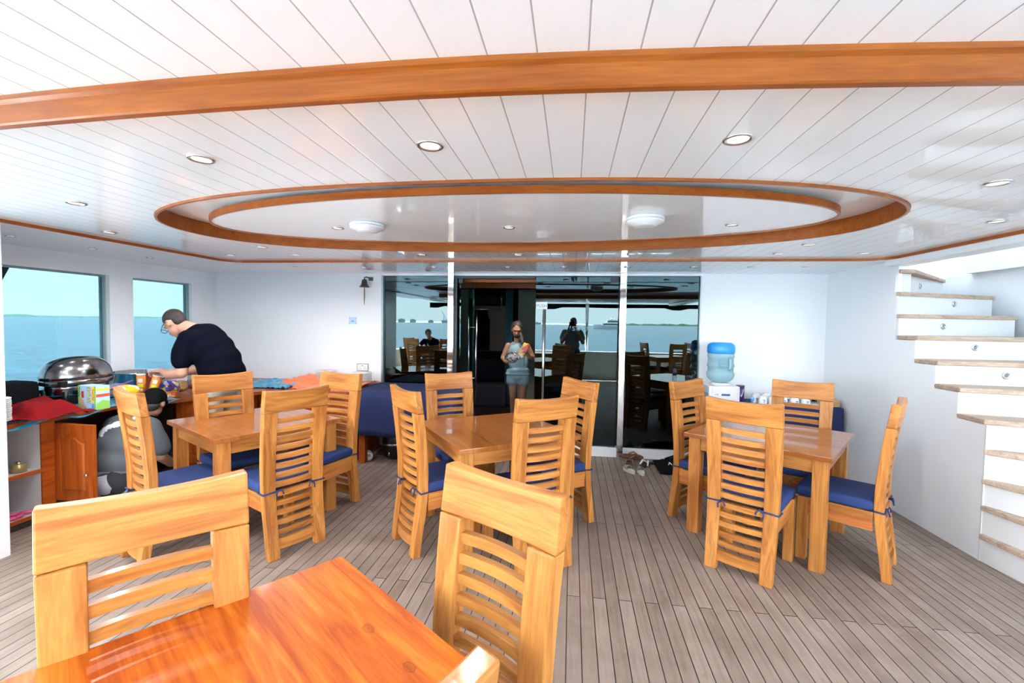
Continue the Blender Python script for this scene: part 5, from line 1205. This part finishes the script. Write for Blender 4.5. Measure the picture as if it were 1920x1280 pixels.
o = fb.build('foil_bag', foilm, None, (-.86, Y-.19, 1.07), R(10)); tag(o, 'crumpled shiny silver bag held at the waist by the person in the doorway', 'bag')
fb = MB(); fb.box((-.05, -.03, -.11), (.05, .03, .11), bev=.02); o = fb.build('chip_bag', multi('chip_bag_colours', [(.85, .30, .02), (.75, .05, .03), (.08, .05, .35), (.9, .62, .05), (.88, .33, .02), (.7, .7, .65)], scale=16), None, (-.70, Y-.16, 1.17)); o.rotation_euler = (0, R(28), 0)
tag(o, 'orange and blue snack bag held upright by the person in the doorway', 'snack bag')
# --- photographer, seen mirrored in the closed door
pr = []; q = rotm(0, 0, 180); f = head(pr, (.03, -.20, 1.60), q, 1.0)
pr += [('c', (.02, -.21, 1.52), (.01, -.22, 1.38), .055, .065), ('e', (0, -.22, 1.18), (.17, .12, .26)), ('l', [((-.19, -.21, 1.34), .05), ((-.24, -.12, 1.12), .045), ((-.11, -.03, 1.36), .033), ((-.075, -.045, 1.46), .027)]), ('l', [((.21, -.21, 1.34), .05), ((.26, -.12, 1.12), .045), ((.13, -.03, 1.36), .033), ((.095, -.045, 1.46), .027)]),
       ('l', [((-.10, -.23, .90), .085), ((-.11, -.21, .48), .058), ((-.11, -.23, .09), .042)]), ('l', [((.10, -.23, .90), .085), ((.11, -.21, .48), .058), ((.11, -.23, .09), .042)]), ('c', (-.11, -.24, .04), (-.12, -.06, .03), .04, .034), ('c', (.11, -.24, .04), (.12, -.06, .03), .04, .034)]
hand(pr, (-.075, -.050, 1.47), (.1, -.05, 1), (1, 0, -.1), .95, .6); hand(pr, (.095, -.050, 1.47), (-.1, -.05, 1), (-1, 0, -.1), .95, .6)
ph = figure('person', pr, M['skin2'], vox=.011, sm=3); tag(ph, 'person raising a camera to the eye, seen mirrored in the closed glass door', 'person')
figure('polo_shirt', [('e', (0, -.22, 1.24), (.20, .14, .19)), ('e', (0, -.22, 1.05), (.19, .15, .18)), ('l', [((-.17, -.21, 1.35), .085), ((-.22, -.16, 1.22), .08)]), ('l', [((.19, -.21, 1.35), .085), ((.24, -.16, 1.22), .08)]), ('c', (0, -.22, 1.40), (0, -.22, 1.34), .075, .11)], flat('slate_polo', (.16, .22, .28), .8), ph, vox=.014, sm=4)
figure('shorts', [('e', (0, -.23, .92), (.18, .14, .11)), ('l', [((-.10, -.23, .88), .11), ((-.11, -.22, .56), .10)]), ('l', [((.10, -.23, .88), .11), ((.11, -.22, .56), .10)])], flat('dark_shorts', (.06, .06, .07), .8), ph, vox=.014, sm=3)
figure('hair', [('e', f(0, .030, .045), (.080, .088, .078), q)], M['hairg'], ph, vox=.011, sm=2)
cm = thing('photo_camera', 'black camera held by the mirrored photographer', 'camera', (0, -.07, 1.57))
MB().box((-.07, -.035, -.05), (.07, .012, .045), bev=.01).box((-.028, -.03, .045), (.028, .01, .07), bev=.008).build('camera_body', M['blk'], cm); MB().lathe([(.036, .0), (.038, .02), (.040, .045)], (0, .010, 0), 28, 0, rotm(-90)).build('lens', M['blk'], cm)
# --- person seated at the stern, mirrored in the left panel
pr = []; q = rotm(0, 0, 150) @ rotm(35, 0, 0); f = head(pr, (-4.12, -1.78, 1.22), q, 1.0)
pr += [('c', (-4.12, -1.82, 1.16), (-4.10, -1.92, 1.06), .05, .07), ('e', (-4.08, -1.98, .82), (.17, .13, .28)), ('l', [((-4.30, -1.93, 1.0), .05), ((-4.38, -1.75, .86), .04), ((-4.2, -1.62, .82), .03)]), ('l', [((-3.90, -1.93, 1.0), .05), ((-3.78, -1.75, .86), .04), ((-3.95, -1.62, .82), .03)]), ('l', [((-4.16, -2.0, .55), .08), ((-4.18, -1.62, .54), .06), ((-4.18, -1.62, .08), .045)]), ('l', [((-4.0, -2.0, .55), .08), ((-3.98, -1.62, .54), .06), ((-3.98, -1.62, .08), .045)])]
hand(pr, (-4.2, -1.62, .82), (.7, .7, 0), (0, 0, -1), 1, .4); hand(pr, (-3.95, -1.62, .82), (-.7, .7, 0), (0, 0, -1), 1, .4)
se_ = figure('person', pr, M['skin2'], vox=.012, sm=3); tag(se_, 'seated person bent over a stern table, mirrored as a silhouette in the left glass panel', 'person')
figure('dark_top', [('e', (-4.09, -1.98, .90), (.20, .15, .22)), ('e', (-4.08, -2.0, .70), (.19, .16, .18)), ('c', (-4.28, -1.93, 1.0), (-4.34, -1.80, .92), .075, .065), ('c', (-3.92, -1.93, 1.0), (-3.83, -1.80, .92), .075, .065)], M['tee'], se_, vox=.015)
figure('hair', [('e', f(0, .035, .02), (.095, .105, .10), q)], M['hair'], se_, vox=.012)
